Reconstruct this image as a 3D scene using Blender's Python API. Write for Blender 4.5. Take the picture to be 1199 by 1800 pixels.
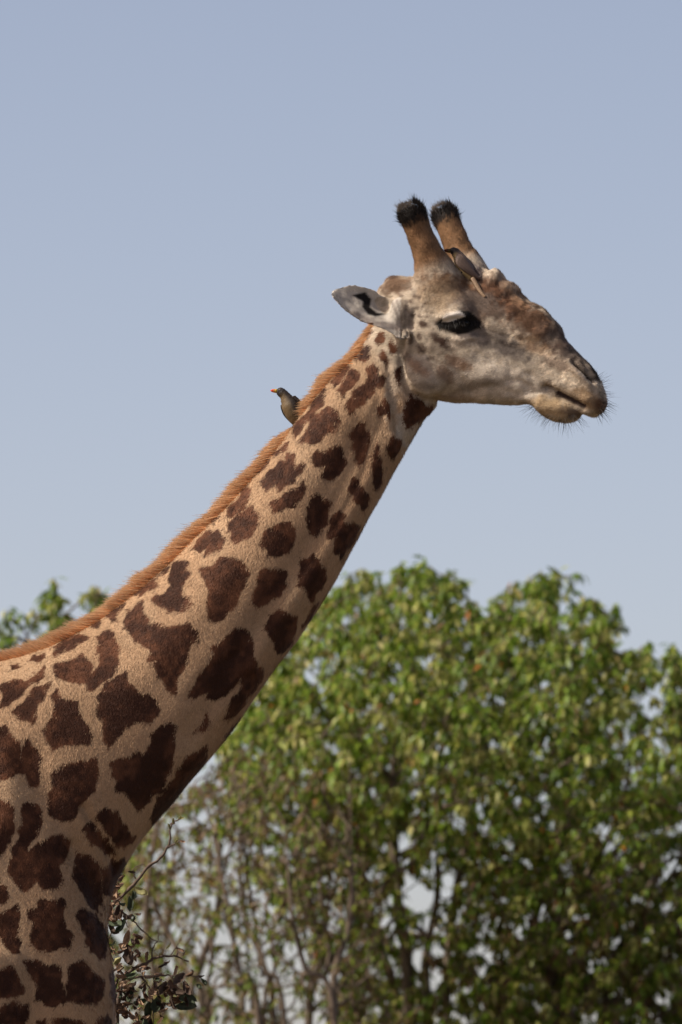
import bpy, bmesh, math, random
import numpy as np
from mathutils import Vector, Matrix

for o in list(bpy.data.objects):
    bpy.data.objects.remove(o)
scene = bpy.context.scene
COL = scene.collection
rng = np.random.default_rng(7)
random.seed(7)
R = math.radians

# ------------------------------------------------------------------ camera
CAM = np.array([0.0, -25.0, 1.6])
AIM = np.array([0.0, 0.0, 3.85])
cam = bpy.data.cameras.new('camera')
cam_ob = bpy.data.objects.new('camera', cam)
COL.objects.link(cam_ob)
cam_ob.location = CAM
FW = (AIM - CAM) / np.linalg.norm(AIM - CAM)
cam_ob.rotation_euler = Vector(FW).to_track_quat('-Z', 'Y').to_euler()
cam.sensor_fit = 'VERTICAL'
cam.sensor_height = 36.0
cam.lens = 300.0
cam.clip_start = 0.5
cam.clip_end = 6000.0
cam.dof.use_dof = True
cam.dof.focus_distance = 25.0
cam.dof.aperture_fstop = 6.4
scene.camera = cam_ob
scene.render.resolution_x, scene.render.resolution_y = 682, 1024

# ------------------------------------------------------------------ sky, sun, exposure
L_SUN = np.array([-0.66, -0.19, 0.72]); L_SUN /= np.linalg.norm(L_SUN)
world = bpy.data.worlds.new('World')
scene.world = world
world.use_nodes = True
wn = world.node_tree
for n in list(wn.nodes): wn.nodes.remove(n)
wo = wn.nodes.new('ShaderNodeOutputWorld')
wb = wn.nodes.new('ShaderNodeBackground')
ws = wn.nodes.new('ShaderNodeTexSky')
ws.sky_type = 'NISHITA'
ws.sun_disc = False
ws.sun_elevation = math.asin(L_SUN[2])
ws.sun_rotation = math.atan2(L_SUN[0], L_SUN[1])
ws.altitude = 300
ws.air_density = 0.5
ws.dust_density = 2.0
ws.ozone_density = 0.0
wb.inputs['Strength'].default_value = 0.15
wt = wn.nodes.new('ShaderNodeMix'); wt.data_type = 'RGBA'; wt.blend_type = 'MULTIPLY'; wt.inputs[0].default_value = 1.0
wt.inputs[7].default_value = (1.37, 1.125, 0.955, 1)          # dusty dry-season air
wn.links.new(ws.outputs[0], wt.inputs[6])
wn.links.new(wt.outputs[2], wb.inputs[0])
wn.links.new(wb.outputs[0], wo.inputs[0])

sun = bpy.data.lights.new('sun', 'SUN')
sun.energy = 4.9
sun.angle = R(0.53)
sun.color = (1.0, 0.92, 0.80)
sun_ob = bpy.data.objects.new('sun', sun)
COL.objects.link(sun_ob)
sun_ob.rotation_euler = Vector(-L_SUN).to_track_quat('-Z', 'Y').to_euler()
sun_ob.location = (-6, -6, 12)

scene.view_settings.view_transform = 'Standard'
scene.view_settings.look = 'None'
scene.view_settings.exposure = 0.06
scene.view_settings.gamma = 1.0
scene.view_settings.use_curve_mapping = False
scene.render.engine = 'CYCLES'
scene.cycles.max_bounces = 8
scene.cycles.transparent_max_bounces = 8

# ------------------------------------------------------------------ photo pixel <-> place
RT = np.cross(FW, [0, 0, 1.0]); RT /= np.linalg.norm(RT)
UP = np.cross(RT, FW)
PXA = 36.0 / 300.0 / 1800.0          # tangent per photo pixel
def ray(px, py):
    px = np.asarray(px, float); py = np.asarray(py, float)
    return FW + RT * ((px - 599.5) * PXA)[..., None] + UP * ((900 - py) * PXA)[..., None]
def at(px, py, Y=0.0):
    d = ray(px, py)
    t = (np.asarray(Y, float) - CAM[1]) / d[..., 1]
    return CAM + d * t[..., None]
def proj(P):
    d = P - CAM
    z = d @ FW
    return (d @ RT) / z / PXA + 599.5, 900 - (d @ UP) / z / PXA
SC = 25.0 / math.cos(math.atan2(2.25, 25)) * PXA   # metres per pixel at the giraffe
HEAD_YAW = R(17)
HF = np.array([math.sin(HEAD_YAW), math.cos(HEAD_YAW), 0.0])   # to the far side of the head
H0 = at(705, 560, 0.0)
def at_h(px, py, s=0.0):
    d = ray(px, py)
    t = ((H0 - CAM) @ HF) / (d @ HF)
    return CAM + d * t[..., None] + HF * np.asarray(s, float)[..., None]

def at_hs(px, py, s):
    d = ray(px, py)
    t = ((H0 + HF * s - CAM) @ HF) / (d @ HF)
    return CAM + d * t[..., None]

# ------------------------------------------------------------------ helpers
def link(o, parent=None, name=None, label=None, cat=None, group=None, kind=None):
    if o.name not in COL.objects: COL.objects.link(o)
    if parent is not None: o.parent = parent
    if label: o['label'] = label
    if cat: o['category'] = cat
    if group: o['group'] = group
    if kind: o['kind'] = kind
    return o
def empty(name, loc, label=None, cat=None, group=None):
    o = bpy.data.objects.new(name, None)
    o.empty_display_size = 0.2
    o.location = loc
    return link(o, None, None, label, cat, group)
def mesh_obj(name, V, F, mat, parent=None, smooth=True, **kw):
    """V world coordinates, F list / array of faces"""
    V = np.asarray(V, float)
    me = bpy.data.meshes.new(name)
    if isinstance(F, np.ndarray):
        nf, k = F.shape
        me.vertices.add(len(V)); me.vertices.foreach_set('co', V.astype(np.float32).ravel())
        me.loops.add(nf * k); me.loops.foreach_set('vertex_index', F.astype(np.int32).ravel())
        me.polygons.add(nf)
        me.polygons.foreach_set('loop_start', np.arange(0, nf * k, k, dtype=np.int32))
        me.update(calc_edges=True)
    else:
        me.from_pydata(V.tolist(), [], F)
    me.polygons.foreach_set('use_smooth', np.full(len(me.polygons), smooth))
    if mat: me.materials.append(mat)
    o = bpy.data.objects.new(name, me)
    link(o, parent, **kw)
    if parent is not None:
        o.matrix_parent_inverse = Matrix.Translation(parent.location).inverted() if parent.parent is None else \
            Matrix.Translation(Vector(parent.location) + Vector(parent.parent.location)).inverted()
    return o
def set_color(me, name, C, domain='POINT'):
    a = me.attributes.new(name, 'FLOAT_COLOR', domain)
    C4 = np.ones((len(C), 4), np.float32); C4[:, :3] = C
    a.data.foreach_set('color', C4.ravel())
def set_float(me, name, v):
    a = me.attributes.new(name, 'FLOAT', 'POINT')
    a.data.foreach_set('value', np.asarray(v, np.float32))

def hash3(i, j, k, seed):
    h = (i * 73856093) ^ (j * 19349663) ^ (k * 83492791) ^ (seed * 2654435761)
    h = (h ^ (h >> 13)) * 1274126177
    h = (h ^ (h >> 16)) & 0xffffff
    return h / float(0xffffff)
def vnoise(P, scale, seed=0):
    Q = np.asarray(P) / scale
    I = np.floor(Q).astype(np.int64); f = Q - I
    f = f * f * (3 - 2 * f)
    out = 0
    for a in (0, 1):
        for b in (0, 1):
            for c in (0, 1):
                w = (f[:, 0] if a else 1 - f[:, 0]) * (f[:, 1] if b else 1 - f[:, 1]) * (f[:, 2] if c else 1 - f[:, 2])
                out = out + w * hash3(I[:, 0] + a, I[:, 1] + b, I[:, 2] + c, seed)
    return out          # 0..1
def sstep(x, a=0.0, b=1.0):
    t = np.clip((x - a) / (b - a), 0, 1)
    return t * t * (3 - 2 * t)

class Soup:
    def __init__(s): s.V = []; s.F = []
    def add(s, V, F):
        b = sum(len(v) for v in s.V)
        s.V.append(np.asarray(V, float)); s.F += [tuple(i + b for i in f) for f in F]
    def verts(s): return np.concatenate(s.V)
def rings_mesh(rings, closed_caps=True):
    n = len(rings); k = len(rings[0]); V = np.concatenate(rings); F = []
    for i in range(n - 1):
        for j in range(k):
            a = i * k + j; b = i * k + (j + 1) % k
            F.append((a, b, b + k, a + k))
    if closed_caps:
        F.append(tuple(range(k - 1, -1, -1))); F.append(tuple((n - 1) * k + j for j in range(k)))
    return V, F
def catmull(A, sub):
    A = np.asarray(A, float); n = len(A)
    P = np.concatenate([[2 * A[0] - A[1]], A, [2 * A[-1] - A[-2]]]); out = []
    for i in range(n - 1):
        p0, p1, p2, p3 = P[i], P[i + 1], P[i + 2], P[i + 3]
        for t in np.linspace(0, 1, sub, endpoint=False):
            out.append(0.5 * ((2 * p1) + (-p0 + p2) * t + (2 * p0 - 5 * p1 + 4 * p2 - p3) * t * t + (-p0 + 3 * p1 - 3 * p2 + p3) * t ** 3))
    out.append(A[-1])
    return np.array(out)
def slab_loft(tops, bots, wid, ks, ns, lat, sub=5, K=40):
    """cross sections between a top and a bottom point, half width wid, widest where v^k = .5"""
    A = catmull(np.concatenate([np.asarray(tops), np.asarray(bots), np.c_[wid, ks, ns]], 1), sub)
    phi = np.linspace(0, 2 * math.pi, K, endpoint=False)
    v = 0.5 - 0.5 * np.cos(phi); rings = []
    for a in A:
        T, B, w, k, n = a[:3], a[3:6], max(a[6], .004), a[7], a[8]
        vv = v ** k
        prof = np.maximum(1 - np.abs(2 * vv - 1) ** n, 0) ** (1 / n)
        s = np.sign(np.sin(phi)) * prof * w
        rings.append(B + (T - B) * v[:, None] + s[:, None] * lat)
    return rings_mesh(rings)
def tube(pts, rad, K=10, caps=True, lat=None):
    pts = np.asarray(pts, float); rad = np.asarray(rad, float); n = len(pts)
    rings = []; ref = None
    for i in range(n):
        d = pts[min(i + 1, n - 1)] - pts[max(i - 1, 0)]; d = d / (np.linalg.norm(d) + 1e-9)
        if ref is None: ref = np.cross(d, [0.3, 0.9, 0.2] if abs(d[1]) < .9 else [1, 0, 0])
        u = ref - d * (ref @ d); u /= np.linalg.norm(u) + 1e-9; w = np.cross(d, u); ref = u
        ph = np.linspace(0, 2 * math.pi, K, endpoint=False)
        rings.append(pts[i] + rad[i] * (np.cos(ph)[:, None] * u + np.sin(ph)[:, None] * w))
    return rings_mesh(rings, caps)
def ellipsoid(c, ax, nu=14, nv=20):
    """ax: 3x3 rows = semi axis vectors"""
    ax = np.asarray(ax, float); rings = []
    for th in np.linspace(0.06, math.pi - 0.06, nu):
        ph = np.linspace(0, 2 * math.pi, nv, endpoint=False)
        rings.append(np.asarray(c) + math.cos(th) * ax[2] + math.sin(th) * (np.cos(ph)[:, None] * ax[0] + np.sin(ph)[:, None] * ax[1]))
    return rings_mesh(rings)

# ------------------------------------------------------------------ materials
def new_mat(name):
    m = bpy.data.materials.new(name); m.use_nodes = True
    nt = m.node_tree; b = nt.nodes['Principled BSDF']
    return m, nt, b
def N(nt, t, **kw):
    n = nt.nodes.new(t)
    for k, v in kw.items(): setattr(n, k, v)
    return n
def attr_mat(name, attr, rough=0.7, spec=0.25, noise=0.0, nscale=200, bump=0.0, trans=0.0, sheen=0.0):
    m, nt, b = new_mat(name)
    a = N(nt, 'ShaderNodeAttribute', attribute_name=attr)
    col = a.outputs['Color']
    tc = N(nt, 'ShaderNodeTexCoord')
    nz = N(nt, 'ShaderNodeTexNoise'); nz.inputs['Scale'].default_value = nscale; nz.inputs['Detail'].default_value = 4
    nt.links.new(tc.outputs['Object'], nz.inputs['Vector'])
    if noise:
        mp = N(nt, 'ShaderNodeMapRange'); mp.inputs[3].default_value = 1 - noise; mp.inputs[4].default_value = 1 + noise
        nt.links.new(nz.outputs['Fac'], mp.inputs[0])
        mx = N(nt, 'ShaderNodeVectorMath', operation='SCALE')
        nt.links.new(col, mx.inputs[0]); nt.links.new(mp.outputs[0], mx.inputs['Scale'])
        col = mx.outputs[0]
    nt.links.new(col, b.inputs['Base Color'])
    b.inputs['Roughness'].default_value = rough
    b.inputs['Specular IOR Level'].default_value = spec
    if bump:
        bp = N(nt, 'ShaderNodeBump'); bp.inputs['Strength'].default_value = bump; bp.inputs['Distance'].default_value = 0.004
        nt.links.new(nz.outputs['Fac'], bp.inputs['Height']); nt.links.new(bp.outputs[0], b.inputs['Normal'])
    if trans:
        out = nt.nodes['Material Output']
        tr = N(nt, 'ShaderNodeBsdfTranslucent'); ms = N(nt, 'ShaderNodeMixShader'); ms.inputs[0].default_value = trans
        nt.links.new(col, tr.inputs['Color'])
        nt.links.new(b.outputs[0], ms.inputs[1]); nt.links.new(tr.outputs[0], ms.inputs[2]); nt.links.new(ms.outputs[0], out.inputs['Surface'])
    return m
def plain_mat(name, c, rough=0.6, spec=0.3, noise=0.25, nscale=60, bump=0.3):
    m, nt, b = new_mat(name)
    tc = N(nt, 'ShaderNodeTexCoord'); nz = N(nt, 'ShaderNodeTexNoise')
    nz.inputs['Scale'].default_value = nscale; nz.inputs['Detail'].default_value = 5
    nt.links.new(tc.outputs['Object'], nz.inputs['Vector'])
    cr = N(nt, 'ShaderNodeMix', data_type='RGBA')
    cr.inputs[6].default_value = (*[x * (1 - noise) for x in c], 1); cr.inputs[7].default_value = (*[min(1, x * (1 + noise)) for x in c], 1)
    nt.links.new(nz.outputs['Fac'], cr.inputs[0]); nt.links.new(cr.outputs[2], b.inputs['Base Color'])
    b.inputs['Roughness'].default_value = rough; b.inputs['Specular IOR Level'].default_value = spec
    if bump:
        bp = N(nt, 'ShaderNodeBump'); bp.inputs['Strength'].default_value = bump; bp.inputs['Distance'].default_value = 0.003
        nt.links.new(nz.outputs['Fac'], bp.inputs['Height']); nt.links.new(bp.outputs[0], b.inputs['Normal'])
    return m
M_SKIN = attr_mat('giraffe_hide', 'col', 0.75, 0.15, 0.18, 260, 0.35)
M_FUR = attr_mat('coat_fur', 'col', 0.6, 0.2)
M_MANE = attr_mat('mane_hair', 'col', 0.5, 0.3, trans=0.32)
M_LEAF = attr_mat('green_leaf', 'col', 0.45, 0.4, 0.12, 40, 0, trans=0.42)
M_DRYLEAF = attr_mat('withered_leaf', 'col', 0.75, 0.2, 0.3, 120, 0.5, trans=0.15)
M_FEATHER = attr_mat('feather', 'col', 0.55, 0.3, 0.2, 300, 0.4)
M_EYE = plain_mat('eye_dark', (0.008, 0.006, 0.005), 0.3, 0.4, 0.2, 40, 0)
M_BLACK = plain_mat('black_hair', (0.012, 0.010, 0.009), 0.5, 0.3, 0.2, 80, 0)
M_BARK = plain_mat('bark', (0.145, 0.112, 0.085), 0.9, 0.1, 0.45, 30, 0.8)
M_DRYBARK = plain_mat('dry_twig_bark', (0.13, 0.095, 0.075), 0.9, 0.1, 0.5, 120, 0.8)

# ------------------------------------------------------------------ ground
mg, nt, b = new_mat('dry_ground')
tc = N(nt, 'ShaderNodeTexCoord'); n1 = N(nt, 'ShaderNodeTexNoise'); n1.inputs['Scale'].default_value = 0.35; n1.inputs['Detail'].default_value = 8
n2 = N(nt, 'ShaderNodeTexNoise'); n2.inputs['Scale'].default_value = 12; n2.inputs['Detail'].default_value = 6
nt.links.new(tc.outputs['Object'], n1.inputs['Vector']); nt.links.new(tc.outputs['Object'], n2.inputs['Vector'])
cr = N(nt, 'ShaderNodeValToRGB'); cr.color_ramp.elements[0].position = .35; cr.color_ramp.elements[0].color = (0.115, 0.08, 0.05, 1)
cr.color_ramp.elements[1].position = .65; cr.color_ramp.elements[1].color = (0.16, 0.125, 0.065, 1)
nt.links.new(n1.outputs['Fac'], cr.inputs[0])
mx = N(nt, 'ShaderNodeMix', data_type='RGBA', blend_type='MULTIPLY'); mx.inputs[0].default_value = .6
nt.links.new(cr.outputs[0], mx.inputs[6]); nt.links.new(n2.outputs['Color'], mx.inputs[7]); nt.links.new(mx.outputs[2], b.inputs['Base Color'])
b.inputs['Roughness'].default_value = .95
bp = N(nt, 'ShaderNodeBump'); bp.inputs['Distance'].default_value = .05; nt.links.new(n2.outputs['Fac'], bp.inputs['Height']); nt.links.new(bp.outputs[0], b.inputs['Normal'])
gx = np.linspace(-1, 1, 61); gx = np.sign(gx) * np.abs(gx) ** 3 * 2500
GX, GY = np.meshgrid(gx, gx)
GZ = 0.0 * GX + np.where(np.hypot(GX, GY) > 3, 0.06 * np.sin(GX * .7) * np.cos(GY * .5) - .06, 0) * (np.hypot(GX, GY) < 200)
idx = np.arange(61 * 61).reshape(61, 61)
GF = np.stack([idx[:-1, :-1], idx[:-1, 1:], idx[1:, 1:], idx[1:, :-1]], -1).reshape(-1, 4)
mesh_obj('ground', np.c_[GX.ravel(), GY.ravel(), GZ.ravel()], GF, mg, kind='structure')

# ================================================================== GIRAFFE
S = Soup()
YA = np.array([0, 1.0, 0])
# --- neck and trunk: dorsal px, ventral px, half width, k, n
neck = [((700, 515), (765, 655), .070, .9, 2), ((656, 570), (768, 708), .085, .85, 2), ((622, 624), (744, 740), .096, .8, 2),
        ((577, 670), (709, 800), .108, .78, 2), ((532, 723), (673, 866), .118, .78, 2), ((479, 797), (631, 943), .128, .78, 2),
        ((417, 869), (586, 1030), .142, .78, 2), ((346, 941), (531, 1112), .157, .78, 2), ((270, 1014), (461, 1208), .172, .78, 2),
        ((186, 1080), (386, 1312), .190, .78, 2), ((88, 1135), (306, 1407), .212, .8, 2), ((-20, 1166), (242, 1487), .238, .8, 2),
        ((-120, 1178), (199, 1565), .262, .78, 2), ((-200, 1186), (190, 1650), .285, .75, 2.1), ((-270, 1192), (203, 1765), .30, .72, 2.2),
        ((-340, 1200), (170, 1895), .32, .7, 2.2), ((-430, 1215), (-20, 1960), .345, .72, 2.2), ((-550, 1245), (-290, 1990), .38, .75, 2.1),
        ((-700, 1290), (-580, 1985), .40, .8, 2), ((-850, 1350), (-810, 1925), .37, .9, 2), ((-970, 1420), (-960, 1830), .28, 1, 2),
        ((-1030, 1500), (-1030, 1720), .14, 1, 2)]
S.add(*slab_loft([at(*a[0]) for a in neck], [at(*a[1]) for a in neck], [a[2] for a in neck], [a[3] for a in neck], [a[4] for a in neck], YA, 5, 48))
def el(px, py, Y, rx, ry, rz, ang=0.0):
    """ellipsoid: semi axes in metres, ang rotates in the picture plane (degrees, clockwise as seen)"""
    a = R(-ang); ca, sa = math.cos(a), math.sin(a)
    return ellipsoid(at(px, py, Y), [[rx * ca, 0, rx * sa], [0, ry, 0], [-rz * sa, 0, rz * ca]])
def elh(px, py, s, rx, ry, rz, ang=0.0):
    a = R(-ang); ca, sa = math.cos(a), math.sin(a)
    ex = np.array([math.cos(HEAD_YAW), -math.sin(HEAD_YAW), 0]); ez = np.array([0, 0, 1.0])
    return ellipsoid(at_h(px, py, s), [rx * (ca * ex + sa * ez), ry * HF, rz * (-sa * ex + ca * ez)])
for sg in (-1, 1):
    S.add(*el(-70, 1480, sg * .17, .20, .15, .42, -28))     # shoulder blade
    S.add(*el(20, 1690, sg * .17, .24, .14, .26, 10))       # shoulder point
    S.add(*el(110, 1720, sg * .10, .15, .14, .24, 0))       # breast
    # front leg
    fl = [(at(0, 1560, sg * .06), .05), (at(-10, 1620, sg * .12), .13), (at(-20, 1700, sg * .18), .19), (at(-60, 1900, sg * .22), .17), (at(-80, 2080, sg * .22), .12)]
    x0 = fl[-1][0][0]; y0 = fl[-1][0][1]
    pts = [f[0] for f in fl] + [np.array([x0 + .02, y0, z]) for z in (1.5, 1.12, 1.0, .88, .5, .24, .15)] + [np.array([x0 + .05, y0, .07]), np.array([x0 + .08, y0, .004])]
    S.add(*tube(pts, [f[1] for f in fl] + [.095, .082, .088, .07, .052, .06, .064, .075, .095], 18))
    # hind leg
    hx = at(-830, 1700)[0]
    pts = [np.array([hx, sg * .18, 2.75]), np.array([hx + .05, sg * .21, 2.3]), np.array([hx + .10, sg * .21, 1.85]), np.array([hx - .06, sg * .21, 1.4]),
           np.array([hx - .17, sg * .21, 1.08]), np.array([hx - .13, sg * .21, .8]), np.array([hx - .10, sg * .21, .45]), np.array([hx - .09, sg * .21, .18]),
           np.array([hx - .04, sg * .21, .07]), np.array([hx - .01, sg * .21, .004])]
    S.add(*tube(pts, [.26, .25, .17, .115, .085, .068, .052, .062, .075, .095], 18))
tx = at(-1020, 1480)
S.add(*tube([tx, tx + [-.10, 0, -.2], tx + [-.14, 0, -.6], tx + [-.15, 0, -1.0]], [.06, .035, .025, .02], 10))
# --- head: top px, bottom px (mid plane), half width, k (widest height), n
head = [((690, 540), (716, 640), .055, 1, 2), ((697, 508), (726, 672), .090, 1.1, 2), ((728, 492), (750, 694), .106, 1.25, 2.2), ((772, 484), (786, 706), .112, 1.3, 2.3),
        ((812, 484), (820, 708), .106, 1.3, 2.3), ((852, 495), (853, 710), .094, 1.2, 2.3), ((888, 512), (884, 711), .083, 1.1, 2.3),
        ((926, 538), (914, 711), .074, 1.0, 2.3), ((962, 563), (942, 708), .067, 1.0, 2.3), ((994, 598), (968, 704), .062, 1.0, 2.4),
        ((1022, 628), (992, 709), .061, 1, 2.5), ((1043, 650), (1012, 719), .057, 1, 2.5), ((1057, 676), (1028, 729), .050, 1, 2.4), ((1064, 698), (1044, 733), .040, 1, 2.2), ((1066, 712), (1052, 730), .020, 1, 2)]
S.add(*slab_loft([at_h(*a[0]) for a in head], [at_h(*a[1]) for a in head], [a[2] for a in head], [a[3] for a in head], [a[4] for a in head], HF, 5, 48))
lip = [((905, 690), (910, 711), .035, 1, 2), ((935, 686), (936, 712), .050, 1, 2.2), ((958, 685), (954, 729), .055, 1, 2.2), ((980, 694), (976, 741), .052, 1, 2.2),
       ((1002, 703), (997, 743), .045, 1, 2.2), ((1017, 712), (1013, 739), .032, 1, 2), ((1024, 719), (1021, 732), .014, 1, 2)]
S.add(*slab_loft([at_h(*a[0]) for a in lip], [at_h(*a[1]) for a in lip], [a[2] for a in lip], [a[3] for a in lip], [a[4] for a in lip], HF, 5, 32))
# median horn and nasal swellings
S.add(*elh(866, 513, 0, .044, .050, .068, 12))
S.add(*elh(884, 528, 0, .052, .050, .062, 35))
S.add(*elh(908, 550, 0, .070, .050, .052, 42))
S.add(*elh(940, 568, 0, .074, .050, .050, 44))
S.add(*elh(960, 585, 0, .070, .045, .045, 48))
S.add(*elh(698, 510, -.015, .050, .055, .042, -15)); S.add(*elh(728, 508, .0, .050, .07, .036, 0)); S.add(*elh(684, 530, -.01, .04, .055, .05, 0))
for sg in (-1, 1):
    S.add(*elh(812 + (0 if sg < 0 else 0), 556, sg * .093, .062, .035, .048, 15))     # orbit
    S.add(*elh(810, 540, sg * .084, .066, .034, .040, 12))      # brow
    S.add(*elh(830, 590, sg * .074, .085, .030, .020, 22))     # ridge below the eye
    S.add(*elh(762, 645, sg * .056, .088, .044, .092, -10))    # cheek muscle
    S.add(*elh(1024, 652, sg * .046, .040, .018, .020, 42))    # nostril wing
    S.add(*elh(1038, 702, sg * .034, .032, .024, .026, 30))    # lip lobe
    S.add(*elh(860, 650, sg * .058, .10, .025, .05, 8))       # cheek plane
    S.add(*elh(718, 560, sg * .085, .035, .045, .055, 0))      # ear root
# ossicones, near and far
def horn(pts, rad):
    P = catmull(np.array([np.r_[p, r] for p, r in zip(pts, rad)]), 5)
    S.add(*tube(P[:, :3], P[:, 3], 20))
NEAR_H = [at_hs(782, 520, -.040), at_hs(770, 490, -.058), at_hs(757, 458, -.074), at_hs(744, 426, -.086), at_hs(733, 398, -.094), at_hs(725, 378, -.10), at_hs(721, 367, -.102)]
FAR_H = [at_hs(838, 515, .03), at_hs(826, 482, .05), at_hs(812, 452, .065), at_hs(801, 425, .078), at_hs(791, 400, .088), at_hs(783, 382, .094), at_hs(780, 372, .096)]
horn(NEAR_H, [.085, .072, .052, .0415, .040, .042, .026])
horn(FAR_H, [.072, .058, .047, .042, .040, .0405, .026])
# ears: a cupped leaf with thickness, near one and its mirror image
top_e = catmull([(722, 532), (700, 524), (674, 517), (652, 502), (617, 497), (592, 501), (581, 509)], 4)
bot_e = catmull([(722, 594), (700, 594), (672, 577), (640, 568), (609, 548), (589, 527), (580, 512)], 4)
n_u = len(top_e); n_v = 13
E1 = np.zeros((n_u, n_v, 3)); E2 = np.zeros((n_u, n_v, 3))
for i in range(n_u):
    u = i / (n_u - 1)
    for j in range(n_v):
        v = j / (n_v - 1)
        p = bot_e[i] * (1 - v) + top_e[i] * v
        cup = (1 - (2 * v - 1) ** 2) * (0.055 * (1 - u) ** .6 * min(1, u * 3 + .15) + .006)
        yb = -0.105 - 0.085 * u ** .8
        thick = .0145 * (1 - .25 * u)
        E1[i, j] = at(p[0], p[1], yb + cup + (v - .5) * (.075 - .02 * u) - (0.012 * (1 - v) * (1 - u)))
        E2[i, j] = E1[i, j] + np.array([.0, thick, -.002])
V = np.concatenate([E1.reshape(-1, 3), E2.reshape(-1, 3)]); F = []
o2 = n_u * n_v
for i in range(n_u - 1):
    for j in range(n_v - 1):
        a = i * n_v + j
        F.append((a, a + 1, a + n_v + 1, a + n_v)); F.append((o2 + a, o2 + a + n_v, o2 + a + n_v + 1, o2 + a + 1))
    a = i * n_v; F.append((a, a + n_v, o2 + a + n_v, o2 + a)); a += n_v - 1; F.append((a, o2 + a, o2 + a + n_v, a + n_v))
for j in range(n_v - 1):
    F.append((j, o2 + j, o2 + j + 1, j + 1)); a = (n_u - 1) * n_v + j; F.append((a, a + 1, o2 + a + 1, o2 + a))
S.add(V, F)
sV = (V - H0) @ HF
S.add(V - 2 * sV[:, None] * HF + np.array([.0, 0, -.01]), [f[::-1] for f in F])

tmp = bpy.data.meshes.new('tmp'); tmp.from_pydata(S.verts().tolist(), [], S.F)
tmp_o = bpy.data.objects.new('tmp', tmp); COL.objects.link(tmp_o)
md = tmp_o.modifiers.new('r', 'REMESH'); md.mode = 'VOXEL'; md.voxel_size = 0.0048; md.adaptivity = 0
dg = bpy.context.evaluated_depsgraph_get()
ev = tmp_o.evaluated_get(dg)
me2 = ev.to_mesh()
nv = len(me2.vertices)
P = np.zeros(nv * 3, np.float32); me2.vertices.foreach_get('co', P); P = P.reshape(-1, 3).astype(float)
nl = len(me2.loops); LI = np.zeros(nl, np.int32); me2.loops.foreach_get('vertex_index', LI)
LT = np.zeros(len(me2.polygons), np.int32); me2.polygons.foreach_get('loop_total', LT)
assert (LT == 4).all()
Q = LI.reshape(-1, 4)
ev.to_mesh_clear()
bpy.data.objects.remove(tmp_o)
print('giraffe verts', nv)
E = np.unique(np.sort(np.concatenate([Q[:, [0, 1]], Q[:, [1, 2]], Q[:, [2, 3]], Q[:, [3, 0]]]), 1), axis=0)
deg = np.bincount(E.ravel(), minlength=nv).astype(float)
def lap(X):
    o = np.empty_like(X)
    for c in range(3):
        o[:, c] = np.bincount(E[:, 0], X[E[:, 1], c], nv) + np.bincount(E[:, 1], X[E[:, 0], c], nv)
    return o / deg[:, None] - X
def normals(X):
    d1 = X[Q[:, 2]] - X[Q[:, 0]]; d2 = X[Q[:, 3]] - X[Q[:, 1]]
    fn = np.cross(d1, d2); n = np.zeros_like(X)
    for c in range(3):
        for k in range(4): n[:, c] += np.bincount(Q[:, k], fn[:, c], nv)
    return n / (np.linalg.norm(n, axis=1)[:, None] + 1e-12)
px0, py0 = proj(P)
ishead = (px0 > 570) & (py0 < 760) & (px0 + .9 * py0 > 1230)
thin = (px0 < 705) & (px0 > 575) & (py0 < 600) & (py0 > 492) & (P[:, 1] < -.10)
thinw = (px0 < 712) & (px0 > 560) & (py0 < 615) & (py0 > 488) & (np.abs(P[:, 1]) > .09)
wsm = np.where(thinw, .45, np.where(ishead, .6, 1.0))[:, None]
for it in range(14):
    P = P + .55 * wsm * lap(P)
    P = P - .56 * wsm * lap(P)
for it in range(5): P = P + .5 * wsm * lap(P)
ridge = ((px0 > 838) & (py0 < 600) & (np.abs(s0 := (P - H0) @ HF) < .07) | ((px0 > 660) & (px0 < 745) & (py0 < 530) & ~thinw))[:, None] * 1.0
brow = ((px0 > 735) & (px0 < 870) & (py0 > 462) & (py0 < 548) & (P[:, 1] < 0) & ~thinw)[:, None] * 1.0
for it in range(30): P = P + .5 * brow * lap(P)
for it in range(12): P = P + .5 * ridge * lap(P)
body_only = (~ishead)[:, None] * 1.0
for it in range(36): P = P + .5 * body_only * lap(P)
# coordinates of the matching point on the near side
s_head = (P - H0) @ HF
hx, hy = proj(P)
hw = sstep(hx * .75 + (1800 - hy) * .66, 1240, 1300) * (hx > 560)       # 1 on the head, 0 on the neck
mir = np.where((s_head > 0)[:, None], P - 2 * s_head[:, None] * HF, P)
mirb = P.copy(); mirb[:, 1] = -np.abs(mirb[:, 1])
PN = np.where((hw > .5)[:, None], mir, mirb)
X, Yp = proj(PN)
near = np.where(hw > .5, s_head < 0, P[:, 1] < 0)
NRM = normals(P)
disp = np.zeros(nv)
def seg_dist(x, y, poly):
    d = np.full(len(x), 1e9)
    for (a, b), (c, e) in zip(poly[:-1], poly[1:]):
        L2 = (c - a) ** 2 + (e - b) ** 2
        t = np.clip(((x - a) * (c - a) + (y - b) * (e - b)) / L2, 0, 1)
        d = np.minimum(d, np.hypot(x - a - t * (c - a), y - b - t * (e - b)))
    return d
def groove(poly, w, depth, mask=None):
    global disp
    q = np.asarray(poly); m = np.where((X > q[:, 0].min() - 3 * w) & (X < q[:, 0].max() + 3 * w) & (Yp > q[:, 1].min() - 3 * w) & (Yp < q[:, 1].max() + 3 * w))[0]
    g = np.exp(-(seg_dist(X[m], Yp[m], poly) / w) ** 2) * depth
    disp[m] -= g if mask is None else g * mask[m]
side = np.abs(NRM[:, 1]) > .25
notear = ~thin
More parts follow.
